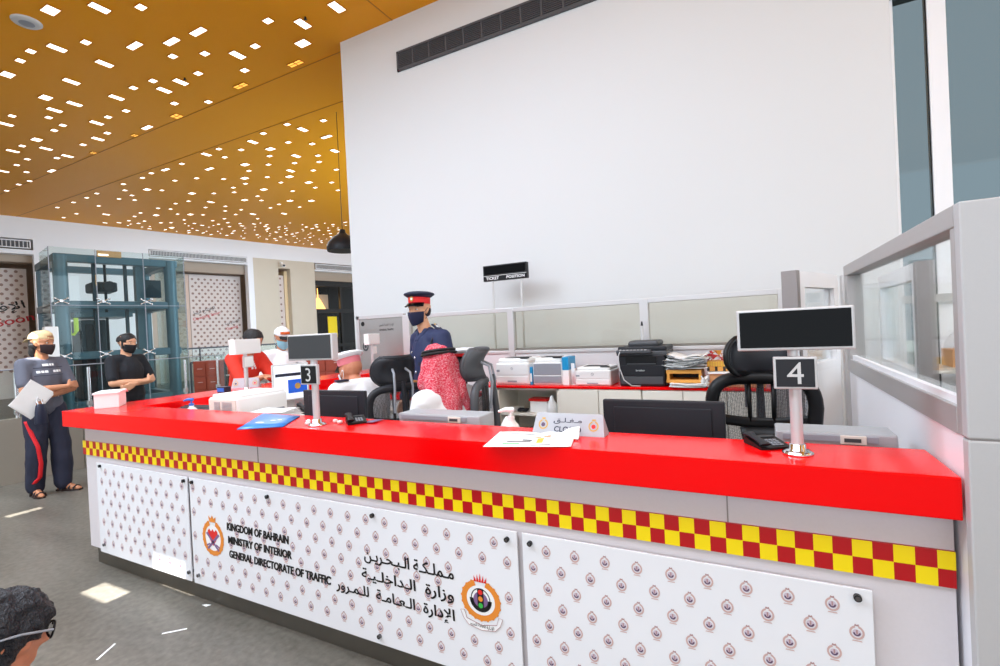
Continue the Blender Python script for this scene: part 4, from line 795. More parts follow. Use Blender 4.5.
f = MB(); f.b2((-.13, .0158, .20), (.13, .0165, .225), 'bag_navy', 0, Matrix.Translation((0, 0, .25))); f.b2((-.13, .0158, .06), (.03, .0165, .17), 'screen_blue', 0, Matrix.Translation((0, 0, .25))); f.disc(.025, 'crest_gold', 16, Matrix.Translation((0, 0, .25)) @ frame((-.05, .017, .115), (-1, 0, 0), (0, 0, 1))); f.build('desktop_picture', e)
phone('black desk phone with cables below the lit computer screen', (-2.76, 2.37, .991), 1.2, .8, .8)
# low grey equipment units behind the counter edge
def unit_box(label, x0, x1, y, z0, z1, px):
    cx = (x0+x1)/2; e = empty('desk_unit', (cx, y, z0), label, 'desk unit'); W = (x1-x0)/2; h = z1-z0
    f = MB(); f.b2((-W, -.04, 0), (W, .10, h), 'unit_grey', .006); f.build('housing', e)
    f = MB(); f.b2((-W+.02, -.045, h-.028), (W*.70, -.039, h-.008), 'grey_plastic', .001); f.build('front_strip', e)
    f = MB(); f.b2((px-.035, -.05, h-.034), (px+.035, -.04, h-.006), 'offwhite', .002); f.b2((px-.025, -.052, h-.026), (px+.02, -.05, h-.014), 'screen_grey'); f.build('label_plate', e)
unit_box('long pale grey desk unit with small plate below the seated man in the headscarf', -1.60, -1.13, 1.96, .75, 1.105, .10)
unit_box('long grey desk unit with small plate next to the number 4 stand', .05, .385, 1.96, .75, 1.105, .05)
o = MB(); o.lathe([(0, 0), (.09, 0), (.085, .03), (.06, .06), (.02, .075), (0, .077)], 'white_plastic', 24, None, 1, .7); o = o.build('white_cover', loc=(-1.05, 2.06, 1.0)); o.location.z = .751; o.scale = (1, 1, 4.4); tag(o, 'rounded white cover beside the long pale grey desk unit', 'cover')
# floor debris
for i, (a, c, lab) in enumerate((((162, 634), (187, 629), 'thin white paper strip on the floor, nearer the counter'), ((97, 660), (115, 644), 'thin white paper strip on the floor near the bent man'))):
    p, q = onz(*a, 0), onz(*c, 0); d = q-p; f = MB(); n = Vector((-d.y, d.x, 0)).normalized()*.005
    f.prism([(x.x, x.y) for x in (p-n, q-n, q+n, p+n)], .002, 'paper', Matrix.Translation((0, 0, .0005))); o = f.build('paper_strip'); tag(o, lab, 'paper')
p = onz(206, 605, 0); f = MB(); f.prism([(p.x-.02, p.y-.01), (p.x+.02, p.y-.012), (p.x+.03, p.y+.012), (p.x, p.y+.004)], .002, 'paper', Matrix.Translation((0, 0, .0005))); o = f.build('paper_scrap'); tag(o, 'small torn white paper scrap on the floor by the plinth', 'scrap')
# kiosk cabinets beyond the return
def kiosk(label, x, y, rz, w, h):
    e = empty('drawer_cabinet', (x, y, 0), label, 'cabinet', rz)
    f = MB(); f.b2((-w/2, -.2, 0), (w/2, .2, h), 'red_brown', .006); f.build('carcass', e)
    for r in range(5):
        for c in range(2):
            x0 = -w/2+.02+c*(w/2-.01); d = MB(); d.b2((x0, -.215, .04+r*(h-.06)/5), (x0+w/2-.03, -.2, .02+(r+1)*(h-.06)/5), 'red_brown', .003); dd = d.build('drawer', e)
            d = MB(); d.b2((x0+w/4-.05, -.225, .04+(r+.5)*(h-.06)/5), (x0+w/4+.03, -.214, .05+(r+.5)*(h-.06)/5), 'crest_pale'); d.build('handle', dd)
p = dp(214, 372, 8.5); kiosk('red brown drawer cabinet beyond the railing, left of the dark rack', p.x, p.y, .45, .46, 1.20)
p = dp(331, 366, 7.6); kiosk('red brown drawer cabinet behind the number 3 stand', p.x, p.y, .45, .7, 1.25)
p = dp(242, 368, 8.2); e = empty('display_rack', (p.x, p.y, 0), 'dark open rack with a black bag on top, beside red brown drawers', 'rack', .45)
f = MB()
for x in (-.20, .18): f.b2((x, -.18, 0), (x+.03, .18, 1.22), 'dark_grey')
for z in (.1, .4, .7, .95, 1.2): f.b2((-.20, -.18, z), (.21, .18, z+.02), 'alu')
f.build('rack_frame', e)
rr = random.Random(2)
for z in (.42, .72, .97):
    for k in range(4): g = MB(); g.b2((-.165+k*.085, -.15, z), (-.165+k*.085+.07, .1, z+.12+rr.random()*.08), rr.choice(['red_brown', 'charcoal', 'sandal', 'grey_plastic']), .004); g.build('packet', e)
o = MB().ell((0, 0, .11), (.19, .13, .10), 'black', 20, 12); o.tube([(-.1, 0, .17), (-.05, 0, .24), (.05, 0, .24), (.1, 0, .17)], .012, 'black'); o = o.build('black_bag', loc=(p.x-.05, p.y, 1.22)); tag(o, 'soft black bag lying on top of the dark open rack', 'bag')
# seen through the side glass: ledge with stored things
e = empty('storage_ledge', (1.75, 5.2, 0), 'pale storage ledge seen through the side glass by the window', 'shelf')
f = MB(); f.b2((-.55, -.2, .98), (.9, .2, 1.02), 'offwhite'); f.b2((-.55, -.2, 0), (.9, .2, .04), 'offwhite'); f.b2((-.55, -.2, .5), (.9, .2, .53), 'alu_grey'); 
for x in (-.55, .87): f.b2((x, -.2, 0), (x+.03, .2, 1.02), 'alu_grey')
f.build('ledge_frame', e)
for x, y, w, h, m, lab in ((1.50, 5.2, .25, .14, 'carton', 'brown cardboard box on the storage ledge by the window'), (1.9, 5.2, .3, .1, 'wood_orange', 'flat orange brown box on the storage ledge by the window')):
    f = MB(); f.b2((-w/2, -.13, 0), (w/2, .13, h), m, .004); f.b2((-w/2, -.02, h), (w/2, .02, h+.002), 'board_pink'); o = f.build('cardboard_box', loc=(x, y, 1.021)); tag(o, lab, 'box')
o = MB().ell((0, 0, .12), (.2, .13, .13), 'charcoal', 18, 12); o.tube([(-.08, 0, .22), (0, 0, .3), (.08, 0, .22)], .012, 'charcoal'); o = o.build('dark_bag', loc=(1.72, 5.12, .531)); tag(o, 'dark bag stored under the ledge by the window', 'bag')

# ================================================================== CHAIRS
def make_chair(name, label, loc, rz, arms=True, seat_z=.50, dark='dark_grey', pad='charcoal', wide=.50):
    e = empty(name, loc, label, 'chair', rz)          # the sitter faces local +y
    z = seat_z; W = wide/2
    f = MB(); f.box((0, .02, z), (.48, .46, .07), pad, .03); f.build('seat', e)
    def BP(u, v): # curved back surface, u across -1..1, v up 0..1
        return Vector((u*W*(1-.10*(1-v)**2), -.23-.05*math.sin(PI*v*.9)+.06*u*u-.04*v, z+.14+.56*v))
    rim = []
    for k in range(40):
        t = 2*PI*k/40; c, s = math.cos(t), math.sin(t); pw = .45
        u = math.copysign(abs(c)**pw, c)*.93; v = .5+.5*math.copysign(abs(s)**pw, s)*.97
        u *= (.82+.18*min(1, v*1.6)) ; rim.append(BP(u, v))
    f = MB(); f.tube(rim, .028 if wide < .52 else .036, dark, 10, None, True)
    f.build('back_frame', e)
    f = MB(); f.grid(lambda u, v: tuple(BP((u*2-1)*.86*(.82+.18*min(1, v*1.6)), .04+.92*v)), 14, 14, 'mesh_fabric'); f.build('back_mesh', e)
    f = MB()
    f.grid(lambda u, v: tuple(BP((u*2-1)*.9, .50+.10*v-.06*math.cos((u*2-1)*1.5)+.05)+Vector((0, .012, 0))), 12, 4, dark)
    f.grid(lambda u, v: tuple(BP((u*2-1)*(.30+.12*v), .04+.46*v)+Vector((0, .014, 0))), 8, 6, dark)
    for s in (-.22, .22): f.tube([BP(s, .52)+Vector((0, .005, 0)), BP(s, .93)+Vector((0, .005, 0))], .006, dark, 6)
    f.build('lumbar_support', e, .012)
    f = MB(); f.tube([(0, -.30, z+.05), (0, -.36, z+.25), (0, -.36, z+.5), (0, -.34, z+.74)], [.03, .028, .022, .016], dark, 8); f.box((0, -.16, z-.02), (.1, .36, .06), dark, .015); f.build('spine', e)
    f = MB()
    for s in (-.07, .07): f.tube([(s, -.33, z+.52), (s, -.35, z+.70), (s*.9, -.33, z+.80), (s*.7, -.27, z+.83)], .009, 'grey_plastic', 8)
    f.build('headrest_rod', e)
    f = MB(); f.grid(lambda u, v: (.17*math.sin((u*2-1)*1.3)*(1-.30*abs(2*v-1)**2.6), -.285+.15*(1-math.cos((u*2-1)*1.2))+.035*math.sin(PI*v)-.03*v, z+.72+.19*v), 16, 9, pad); f.build('headrest', e, .03)
    hb = lambda u, v: (.17*math.sin((u*2-1)*1.3)*(1-.30*abs(2*v-1)**2.6), -.285+.15*(1-math.cos((u*2-1)*1.2))+.035*math.sin(PI*v)-.03*v, z+.72+.19*v)
    f = MB(); f.tube([hb(u, 0) for u in np.linspace(0, 1, 12)]+[hb(1, v) for v in np.linspace(.1, .9, 8)]+[hb(u, 1) for u in np.linspace(1, 0, 12)]+[hb(0, v) for v in np.linspace(.9, .1, 8)], .017, dark, 8, None, True); f.build('headrest_rim', e)
    if arms:
        for s in (-1, 1):
            f = MB(); f.tube([(s*.2, -.05, z-.03), (s*.29, -.05, z-.02), (s*.30, -.04, z+.10), (s*.30, -.02, z+.19)], .02, dark, 8); f.build('arm_post', e)
            f = MB(); f.box((s*.30, .03, z+.205), (.085, .27, .035), pad, .015); f.build('armrest', e)
    f = MB(); f.cyl((0, 0, .12), (0, 0, z-.03), .028, 'chrome', n=16); f.cyl((0, 0, .1), (0, 0, z-.16), .045, dark, n=16); f.build('gas_column', e)
    for k in range(5):
        a = 2*PI*k/5+.3; f = MB(); f.tube([(.03*math.cos(a), .03*math.sin(a), .13), (.30*math.cos(a), .30*math.sin(a), .085)], [.03, .018], dark, 8); lg = f.build('base_arm', e)
        f = MB(); f.cyl((.30*math.cos(a)-.025*math.sin(a), .30*math.sin(a)+.025*math.cos(a), .031), (.30*math.cos(a)+.025*math.sin(a), .30*math.sin(a)-.025*math.cos(a), .031), .03, 'black', n=14); f.cyl((.30*math.cos(a), .30*math.sin(a), .03), (.30*math.cos(a), .30*math.sin(a), .09), .01, dark, n=8); f.build('caster', lg)
    return e
make_chair('office_chair', 'black mesh office chair behind the number 4 stand', (.03, 2.72, 0), PI+.05, True, .475, 'black', 'charcoal', .54)
make_chair('office_chair', 'dark mesh office chair with headrest behind the seated man in white cap', (-2.56, 2.92, 0), PI/2-.45, True, .42, 'charcoal', 'charcoal')
make_chair('office_chair', 'dark grey office chair with headrest beside the man in red headscarf', (-1.90, 2.76, 0), 1.93, True, .46, 'dark_grey', 'dark_grey')

# ================================================================== PEOPLE
def hull(p0, r0, p1, r1, bm):
    vs = []
    for p, r in ((p0, r0), (p1, r1)):
        r = (r, r, r) if not isinstance(r, (tuple, list)) else r
        for i in range(7):
            la = PI*i/6; 
            for j in range(12):
                lo = 2*PI*j/12
                vs.append(bm.verts.new((p[0]+r[0]*math.sin(la)*math.cos(lo), p[1]+r[1]*math.sin(la)*math.sin(lo), p[2]+r[2]*math.cos(la))))
                if i in (0, 6): break
    h = bmesh.ops.convex_hull(bm, input=vs)
    junk = [g for g in h['geom_interior']+h['geom_unused'] if isinstance(g, bmesh.types.BMVert)]
    bmesh.ops.delete(bm, geom=list(set(junk)), context='VERTS')
def blob(name, prims, m, parent, voxel=.008, smooth=4, wrinkle=0, wscale=9, cut=None, label=None):
    bm = bmesh.new()
    for p0, r0, p1, r1 in prims: hull(p0, r0, p1, r1, bm)
    me = bpy.data.meshes.new(name); bm.to_mesh(me); bm.free(); o = bpy.data.objects.new(name, me); C.objects.link(o)
    k = o.modifiers.new('r', 'REMESH'); k.mode = 'VOXEL'; k.voxel_size = voxel
    k = o.modifiers.new('s', 'SMOOTH'); k.factor = .5; k.iterations = smooth
    bpy.context.view_layer.update(); dg = bpy.context.evaluated_depsgraph_get(); m2 = bpy.data.meshes.new_from_object(o.evaluated_get(dg))
    o.modifiers.clear(); o.data = m2; bpy.data.meshes.remove(me); m2.name = name
    bm = bmesh.new(); bm.from_mesh(m2)
    if wrinkle:
        bm.normal_update(); mv = []
        for v in bm.verts:
            q = Vector((v.co.x*wscale, v.co.y*wscale, v.co.z*wscale*.55)); mv.append(v.co+v.normal*wrinkle*(noise.noise(q)+.5*noise.noise(q*2.3+Vector((3, 1, 7)))))
        for v, c in zip(bm.verts, mv): v.co = c
    if cut:
        bmesh.ops.delete(bm, geom=[v for v in bm.verts if cut(v.co)], context='VERTS')
    for fc in bm.faces: fc.smooth = True
    bm.to_mesh(m2); bm.free(); m2.materials.clear(); m2.materials.append(M[m]); o.parent = parent
    if label: o['label'] = label
    return o
V = Vector
def rc(a, ra, b, rb): return (V(a), ra, V(b), rb)
def seg(a, b, t): return V(a)+(V(b)-V(a))*t
def hand(w, d, pn, curl=.5, side=1, s=1.0):
    """wrist, finger direction, palm normal; side +1 puts the thumb on d x pn"""
    w = V(w); d = V(d).normalized(); pn = (V(pn)-d*V(pn).dot(d)).normalized(); t = d.cross(pn)*side; out = []
    kn = [w+d*.088*s+t*x*s for x in (.032, .011, -.010, -.030)]
    out += [rc(w, .024*s, w+d*.04*s+t*.018*s, .019*s), rc(w+d*.02*s, .022*s, w+d*.05*s-t*.018*s, .018*s)]
    for k in kn: out.append(rc(w+d*.035*s+(k-w-d*.088*s)*.6, .0165*s, k, .0125*s))
    for k, L in zip(kn, (.070, .079, .073, .057)):
        c = curl; a = k; L *= s
        for part, r0, r1 in ((.45, .0105, .0098), (.31, .0098, .009), (.24, .009, .0078)):
            dr = d*math.cos(c)+pn*math.sin(c); b2 = a+dr*L*part; out.append(rc(a, r0*s, b2, r1*s)); a = b2; c += curl*.8
    th = w+d*.022*s+t*.024*s; d1 = (d*.62+t*.72+pn*.25).normalized(); b1 = th+d1*.042*s; d2 = (d*.85+t*.25+pn*.45).normalized(); b2 = b1+d2*.032*s
    out += [rc(th, .0155*s, b1, .0125*s), rc(b1, .0115*s, b2, .009*s)]
    return out
def head_matrix(c, yaw, pitch, roll=0):
    return Matrix.Translation(c) @ Matrix.Rotation(yaw, 4, 'Z') @ Matrix.Rotation(pitch, 4, 'X') @ Matrix.Rotation(roll, 4, 'Y')
def hp(H, prims, s=1):
    """head-local round cones -> body-local; ellipsoid radii kept as given (small head turns)"""
    out = []
    R3 = H.to_3x3()
    for a, ra, b2, rb in prims:
        # stretch an ellipsoid along the head's own forward axis by splitting it in three spheres
        out.append((H @ V(a), ra, H @ V(b2), rb))
    return out
HEAD = [rc((0, -.045, .030), .076, (0, .022, .036), .074), rc((-.018, -.02, .052), .064, (.018, -.02, .052), .064), rc((0, .015, .0), .068, (0, .034, -.03), .058),
        rc((-.03, .03, -.055), .034, (0, .066, -.088), .024), rc((.03, .03, -.055), .034, (0, .066, -.088), .024), rc((0, .06, -.05), .036, (0, .05, -.02), .045),
        rc((-.034, .062, .028), .016, (.034, .062, .028), .016), rc((0, .084, .018), .009, (0, .103, -.018), .0125), rc((-.013, .092, -.022), .008, (.013, .092, -.022), .008),
        rc((-.076, -.012, .012), .013, (-.073, -.004, -.022), .009), rc((.076, -.012, .012), .013, (.073, -.004, -.022), .009), rc((-.082, -.018, .02), .008, (-.080, -.018, -.005), .007), rc((.082, -.018, .02), .008, (.080, -.018, -.005), .007),
        rc((-.045, .045, -.008), .022, (-.05, .03, -.012), .024), rc((.045, .045, -.008), .022, (.05, .03, -.012), .024), rc((-.018, .085, -.052), .008, (.018, .085, -.052), .008), rc((-.014, .082, -.064), .009, (.014, .082, -.064), .009)]
def eyes(H, parent, spec=True):
    for s in (-1, 1):
        f = MB(); f.ell((s*.031, .069, .012), (.0125, .0125, .0095), 'eye_white', 10, 8, H); f.ell((s*.031, .0795, .012), (.0055, .004, .0058), 'iris', 8, 6, H); f.build('eye', parent)
        f = MB(); f.tube([H @ V((s*.013, .083, .031)), H @ V((s*.03, .083, .036)), H @ V((s*.05, .070, .030))], [.004, .005, .003], 'hair', 6); f.build('eyebrow', parent)
def mask(H, parent, m, low=-.115, top=-.008):
    def S(u, v):
        a = (u*2-1)*1.32; z = top+(low-top)*v*(1-.30*abs(u*2-1)**1.6)+.004*(abs(u*2-1))*(1-v)
        bul = .112*(1-.18*v*v)-.012*(1-v)+.012*math.exp(-((u*2-1)/.22)**2)*(1-v)
        w = .080-.030*v*v*(1-.3*abs(u*2-1))
        y = .012+(bul-.012)*math.cos(a*.98)**.9 if abs(a) < 1.5 else .012
        return tuple(H @ V((w*math.sin(a), y-.012*v*v, z)))
    f = MB(); f.grid(S, 22, 12, m); o = f.build('face_mask', parent, .004)
    for s in (-1, 1):
        f = MB(); f.tube([H @ V((s*.075, .028, -.015)), H @ V((s*.083, -.008, .02)), H @ V((s*.088, -.026, .012)), H @ V((s*.086, -.024, -.02)), H @ V((s*.077, .02, -.07))], .0022, m, 5); f.build('ear_loop', o)
    return o
def std(h=1.75):
    k = h/1.75; J = dict(pel=(0, 0, .96), waist=(0, .0, 1.10), chest=(0, .0, 1.28), nb=(0, -.005, 1.47), hc=(0, .03, 1.625),
        sR=(.185, -.01, 1.41), sL=(-.185, -.01, 1.41), eR=(.25, -.03, 1.13), eL=(-.25, -.03, 1.13), wR=(.25, .07, .89), wL=(-.25, .07, .89),
        hR=(.09, 0, .92), hL=(-.09, 0, .92), kR=(.10, .02, .50), kL=(-.10, .02, .50), aR=(.10, -.01, .085), aL=(-.10, -.01, .085))
    return {a: V(b)*k for a, b in J.items()}
def torso(J, g=0, fat=1.0):
    up = (J['nb']-J['pel']).normalized(); ch = J['chest']
    rx = .150*fat; ry = .098*fat
    return [rc(J['pel'], (.158*fat+g, .108*fat+g, .10+g), J['waist'], (.138*fat+g, .098*fat+g, .09+g)), rc(J['waist'], (.138*fat+g, .098*fat+g, .09+g), ch, (.160*fat+g, .108*fat+g, .12+g)),
            rc(ch, (.160*fat+g, .108*fat+g, .11+g), seg(ch, J['nb'], .55), (.125+g, .088+g, .07+g)), rc(J['sR'], .054+g, J['nb']-up*.045, .052+g), rc(J['sL'], .054+g, J['nb']-up*.045, .052+g),
            rc(J['sR'], .054+g, seg(J['waist'], ch, .8)+V((.06, 0, 0)), .07+g), rc(J['sL'], .054+g, seg(J['waist'], ch, .8)-V((.06, 0, 0)), .07+g)]
def arms(J, g=0, t=1.0, which='RL', lower=1.0):
    out = []
    for s in which:
        a, b2, c = J['s'+s], J['e'+s], J['w'+s]
        out.append(rc(a, .052+g, seg(a, b2, min(t, 1)), .052+g-.012*min(t, 1)))
        if t > 1:
            q = seg(b2, c, t-1); out += [rc(b2, .040+g, seg(b2, c, min(t-1, .35)), .041+g), rc(seg(b2, c, min(t-1, .35)), .041+g, q, .041+g-.016*(t-1))]
    return out
def legs(J, g=0, end=1.0, flare=0):
    out = []
    for s in 'RL':
        h, k, a = J['h'+s], J['k'+s], J['a'+s]
        out += [rc(h, .086+g, k, .057+g+flare*.4), rc(k, .057+g+flare*.4, seg(k, a, .35), .058+g+flare*.6), rc(seg(k, a, .35), .058+g+flare*.6, seg(k, a, end), .040+g+flare)]
    return out
def feet(J, fw=(0, 1, 0), g=0, splay=.25):
    out = []
    for s, q in (('R', 1), ('L', -1)):
        a = J['a'+s]; d = V((q*splay, 1, 0)).normalized(); gz = a.z
        out += [rc(a, .040+g, V((a.x, a.y, gz))-d*.035-V((0, 0, gz-.034-g)), .033+g), rc(a+V((0, 0, -.02)), .036+g, a+d*.12-V((0, 0, gz-.028-g)), .030+g), rc(a+d*.10-V((0, 0, gz-.026-g)), .032+g, a+d*.175-V((0, 0, gz-.020-g)), .022+g)]
    return out
def person(loc, rz, label, J, H, hands, skin, voxel=.0075, fat=1.0, extra=(), foot=True):
    e = empty('person', loc, label, 'person', rz)
    nb, hb = J['nb'], H @ V((0, -.02, -.06))
    pr = torso(J, 0, fat)+arms(J, 0, 2.0)+legs(J)+[rc(nb-V((0, 0, .03)), .060, hb, .052)]+hp(H, HEAD)+list(extra)
    for q in hands: pr += q
    if foot: pr += feet(J)
    return e, blob('body', pr, skin, e, voxel, 3)
def decal(mb, target, pts2, fn, m):
    """a flat polygon given in (x, z) laid on the front of a garment"""
    pass
def on_front(o, x, z, lift=.004, side=1):
    dgm = o.data; bv = on_front.cache.get(o.name)
    if bv is None: bv = BVHTree.FromPolygons([v.co for v in dgm.vertices], [p.vertices for p in dgm.polygons]); on_front.cache[o.name] = bv
    h = bv.ray_cast(V((x, side*2.0, z)), V((0, -side, 0)))
    return (h[0]+h[1]*lift) if h[0] else None
on_front.cache = {}
def patch(mb, o, x0, x1, z0, z1, m, n=3, lift=.004):
    P = []
    for i in range(n+1):
        for j in range(2):
            p = on_front(o, x0+(x1-x0)*i/n, z0+(z1-z0)*j, lift)
            if p is None: return
            P.append(p)
    mb.add([tuple(p) for p in P], [(2*i, 2*i+1, 2*i+3, 2*i+2) for i in range(n)], m, True)
def shoes(J, m, e, g=.012): 
    return blob('shoes', feet(J, g=g), m, e, .009, 2, cut=None)
def peaked_cap(H, e, top, band, visor, badge=True, tilt=0):
    Hc = H @ Matrix.Translation((0, -.012, .066)) @ Matrix.Rotation(tilt, 4, 'X')
    f = MB(); f.lathe([(.088, -.012), (.090, .0), (.091, .045), (.086, .05)], band, 32, Hc, .94, 1.12); o = f.build('cap_band', e)
    f = MB(); f.lathe([(.088, .04), (.10, .046), (.122, .062), (.126, .070), (.119, .078), (.09, .088), (.04, .091), (0, .091)], top, 36, Hc, .98, 1.08); f.build('cap_crown', e)
    f = MB()
    f.grid(lambda u, v: tuple(Hc @ V((.088*math.sin((u*2-1)*1.15)*(1+.10*v), .100*math.cos((u*2-1)*1.15)+.055*v*math.cos((u*2-1)*1.1), -.004-.034*v))), 16, 5, visor); f.build('cap_visor', e, .004)
    if badge:
        f = MB(); q = Hc @ frame((0, .104, .026), (-1, 0, 0), (0, 0, 1)); f.arc(.008, .018, 0, 2*PI, 'badge', 16, q, 1, 1.15, (0, 0), .002); f.disc(.010, 'crest_white', 12, q, (0, 0), .003); f.poly([(-.008, .02, .003), (.008, .02, .003), (.006, .03, .003), (-.006, .03, .003)], 'badge', q); f.build('cap_badge', e)
    return Hc

# --- man in grey tee, arms crossed, holding papers and a navy pouch
J = std(1.70); J['sR'].x = .165; J['sL'].x = -.165; J['eR'] = V((.218, .09, 1.10)); J['eL'] = V((-.218, .09, 1.09)); J['wR'] = V((.00, .225, 1.13)); J['wL'] = V((.02, .20, 1.07)); J['kR'] = V((.11, .05, .49)); J['kL'] = V((-.12, .0, .49)); J['aR'] = V((.10, -.04, .085)); J['aL'] = V((-.10, .06, .085)); J['kR'] = V((.10, .02, .49)); J['kL'] = V((-.10, .05, .49))
J['wL'] = V((.13, .20, 1.03)); J['wR'] = V((-.08, .235, 1.12))
H = head_matrix(J['hc'], .30, -.03)
hs = [hand(J['wR'], (-1, -.25, .12), (0, -1, -.2), .35, 1), hand(J['wL'], (.75, .2, -.55), (0, -1, -.3), .75, -1)]
e, body = person((-6.68, 2.315, 0), -PI/2+.20, 'man in grey tee and beige cap with crossed arms, holding white papers', J, H, hs, 'skin_tan', .0072)
tee = blob('t_shirt', torso(J, .016, .98)+arms(J, .018, .72)+[rc(J['pel']+V((0, 0, -.02)), (.165, .122, .06), J['waist'], (.152, .115, .09))], 'tee_grey', e, .010, 3, .007, 8)
blob('track_pants', [rc(J['pel'], (.165, .115, .09), seg(J['pel'], J['hR'], .9), .10), rc(J['pel'], (.165, .115, .09), J['hL'], .10)]+legs(J, .020, .99, .020), 'track_navy', e, .011, 3, .010, 10)
f = MB()
st = [J['hR']+V((.098, .03, -.10)), seg(J['hR'], J['kR'], .6)+V((.072, .065, 0)), J['kR']+V((.045, .098, .04)), seg(J['kR'], J['aR'], .35)+V((.020, .108, 0)), seg(J['kR'], J['aR'], .7)+V((.02, .100, 0)), J['aR']+V((.045, .070, .06))]
f.grid(lambda u, v: tuple(seg(st[min(int(u*5), 4)], st[min(int(u*5), 4)+1], u*5-min(int(u*5), 4))+V(((v-.5)*.032, -(v-.5)*.012, 0))), 26, 3, 'stripe_red'); f.build('trouser_stripe', e, .012)
f = MB(); 
for z, row in ((1.345, [(-.05, .0), (.005, .025), (.03, .05)]), (1.275, [(-.10, -.075), (-.07, -.045), (-.04, -.015), (.03, .055), (.06, .085), (.09, .115)]), (1.015, [(-.06, -.05), (-.03, -.02), (.0, .012), (.03, .045), (.06, .075)])):
    for a, c in row: patch(f, tee, -c, -a, z, z+.024, 'crest_white', 2)
for z in (1.325, 1.245): patch(f, tee, -.14, .12, z, z+.006, 'bag_navy', 8)
f.build('shirt_print', e)
eyes(H, e); mask(H, e, 'mask_brown')
blob('hair', hp(H, [rc((0, -.055, .02), .074, (0, -.03, .05), .078), rc((-.036, -.055, -.01), .046, (-.034, -.075, -.10), .034), rc((.036, -.055, -.01), .046, (.034, -.075, -.10), .034), rc((0, -.075, -.02), .05, (0, -.090, -.11), .038)]), 'hair', e, .008, 2, .006, 40)
cb = blob('cap', hp(H, [rc((0, -.05, .058), .083, (0, .012, .068), .080)]), 'cap_beige', e, .007, 3, 0, 9, cut=lambda c: (H.inverted() @ c).z < .048 or ((H.inverted() @ c).y > .05 and (H.inverted() @ c).z < .085 and abs((H.inverted() @ c).x) < .032))
f = MB(); f.grid(lambda u, v: tuple(H @ V((.078*math.sin((u*2-1)*1.1), -.115-.06*v*math.cos((u*2-1)), .05-.03*v))), 12, 4, 'cap_beige'); f.build('cap_brim', e, .004)
f = MB(); f.tube([H @ V((-.034, .085, .06)), H @ V((0, .096, .056)), H @ V((.034, .085, .06))], .006, 'cap_beige', 6); f.build('cap_strap', e)
for s in 'RL':
    a = J['a'+s]; q = 1 if s == 'R' else -1; d = V((q*.25, 1, 0)).normalized(); n = V((d.y, -d.x, 0)); f = MB()
    pts = [a+d*x+n*y for x, y in ((-.065, -.03), (-.065, .03), (.02, .036), (.12, .05), (.19, .03), (.195, -.02), (.12, -.045), (.02, -.036))]
    f.prism([(p.x, p.y) for p in pts], .018, 'sandal', Matrix.Translation((0, 0, 0)))
    for x, zc in ((.09, .062), (.14, .052), (.02, .10)):
        c = a+d*x; f.tube([V((c.x, c.y, .01))+n*.045, V((c.x, c.y, zc*.7))+n*.036, V((c.x, c.y, zc)), V((c.x, c.y, zc*.7))-n*.036, V((c.x, c.y, .01))-n*.045], .009, 'sandal', 6)
    f.build('sandal', e)
G = Matrix.Translation(V((-6.68, 2.315, 0))) @ Matrix.Rotation(-PI/2+.20, 4, 'Z')
p = G @ V((.20, .255, .975)); f = MB(); qf = frame((p.x, p.y, p.z), G.to_3x3() @ V((-.72, .12, -.45)), G.to_3x3() @ V((.55, .0, -.83)))
qf = G @ frame((.235, .225, 1.035), (-.78, 0, -.62), (.62, 0, -.78))
for k in range(4): f.box((-.0+.004*k, .003*k, .003*k), (.24, .30, .0016), 'paper', 0, qf @ Matrix.Rotation(.03*k, 4, 'Z'))
o = f.build('papers'); tag(o, 'tilted white papers held at the waist by the man in grey tee', 'papers')
o = empty('pouch', G @ V((.20, .285, .84)), 'navy wrist pouch hanging from the hand of the man in grey tee', 'pouch', -PI/2+.20)
f = MB(); f.lathe([(.055, -.06), (.057, -.05), (.052, .06), (.042, .12), (.030, .135)], 'bag_navy', 20, None, 1, .55); f.build('pouch_body', o)
f = MB(); f.tube([(-.02, 0, .13), (-.022, -.02, .17), (0, -.035, .20), (.022, -.02, .17), (.02, 0, .13)], .006, 'light_grey', 8); f.build('wrist_strap', o)

# --- man in black tee, arms crossed
J = std(1.665); J['eR'] = V((.25, .08, 1.08)); J['eL'] = V((-.25, .08, 1.08)); J['wR'] = V((-.06, .235, 1.08)); J['wL'] = V((.07, .20, 1.055))
H = head_matrix(J['hc'], .05, -.12)
hs = [hand(J['wR'], (-1, -.15, .30), (0, -1, -.1), .4, 1), hand(J['wL'], (.8, -.1, -.3), (0, -1, 0), .5, -1)]
e, body = person((-6.84, 3.17, 0), -PI/2+.25, 'man in black tee and black face mask with crossed arms behind the far counter corner', J, H, hs, 'skin_light', .0075, 1.08)
blob('t_shirt', torso(J, .018, 1.15)+arms(J, .020, .78)+[rc(J['pel']+V((0, 0, -.04)), (.185, .13, .06), J['waist'], (.172, .128, .09))], 'tee_black', e, .010, 3, .006, 8)
blob('trousers', [rc(J['pel']-V((0, 0, .03)), (.165, .115, .08), J['hR'], .10), rc(J['pel']-V((0, 0, .03)), (.165, .115, .08), J['hL'], .10)]+legs(J, .016, .98, .012), 'trouser_black', e, .012, 3, .007, 10)
shoes(J, 'charcoal', e); eyes(H, e); mask(H, e, 'mask_black')
blob('hair', hp(H, [rc((0, -.044, .030), .087, (0, .006, .048), .085)]), 'hair', e, .007, 2, .003, 60, cut=lambda c: (H.inverted() @ c).z < .012)
blob('beard', hp(H, [rc((-.070, .0, .02), .012, (-.066, .012, -.045), .018), rc((.070, .0, .02), .012, (.066, .012, -.045), .018), rc((-.05, .03, -.075), .024, (0, .062, -.098), .022), rc((.05, .03, -.075), .024, (0, .062, -.098), .022)]), 'hair', e, .007, 2, .003, 60)

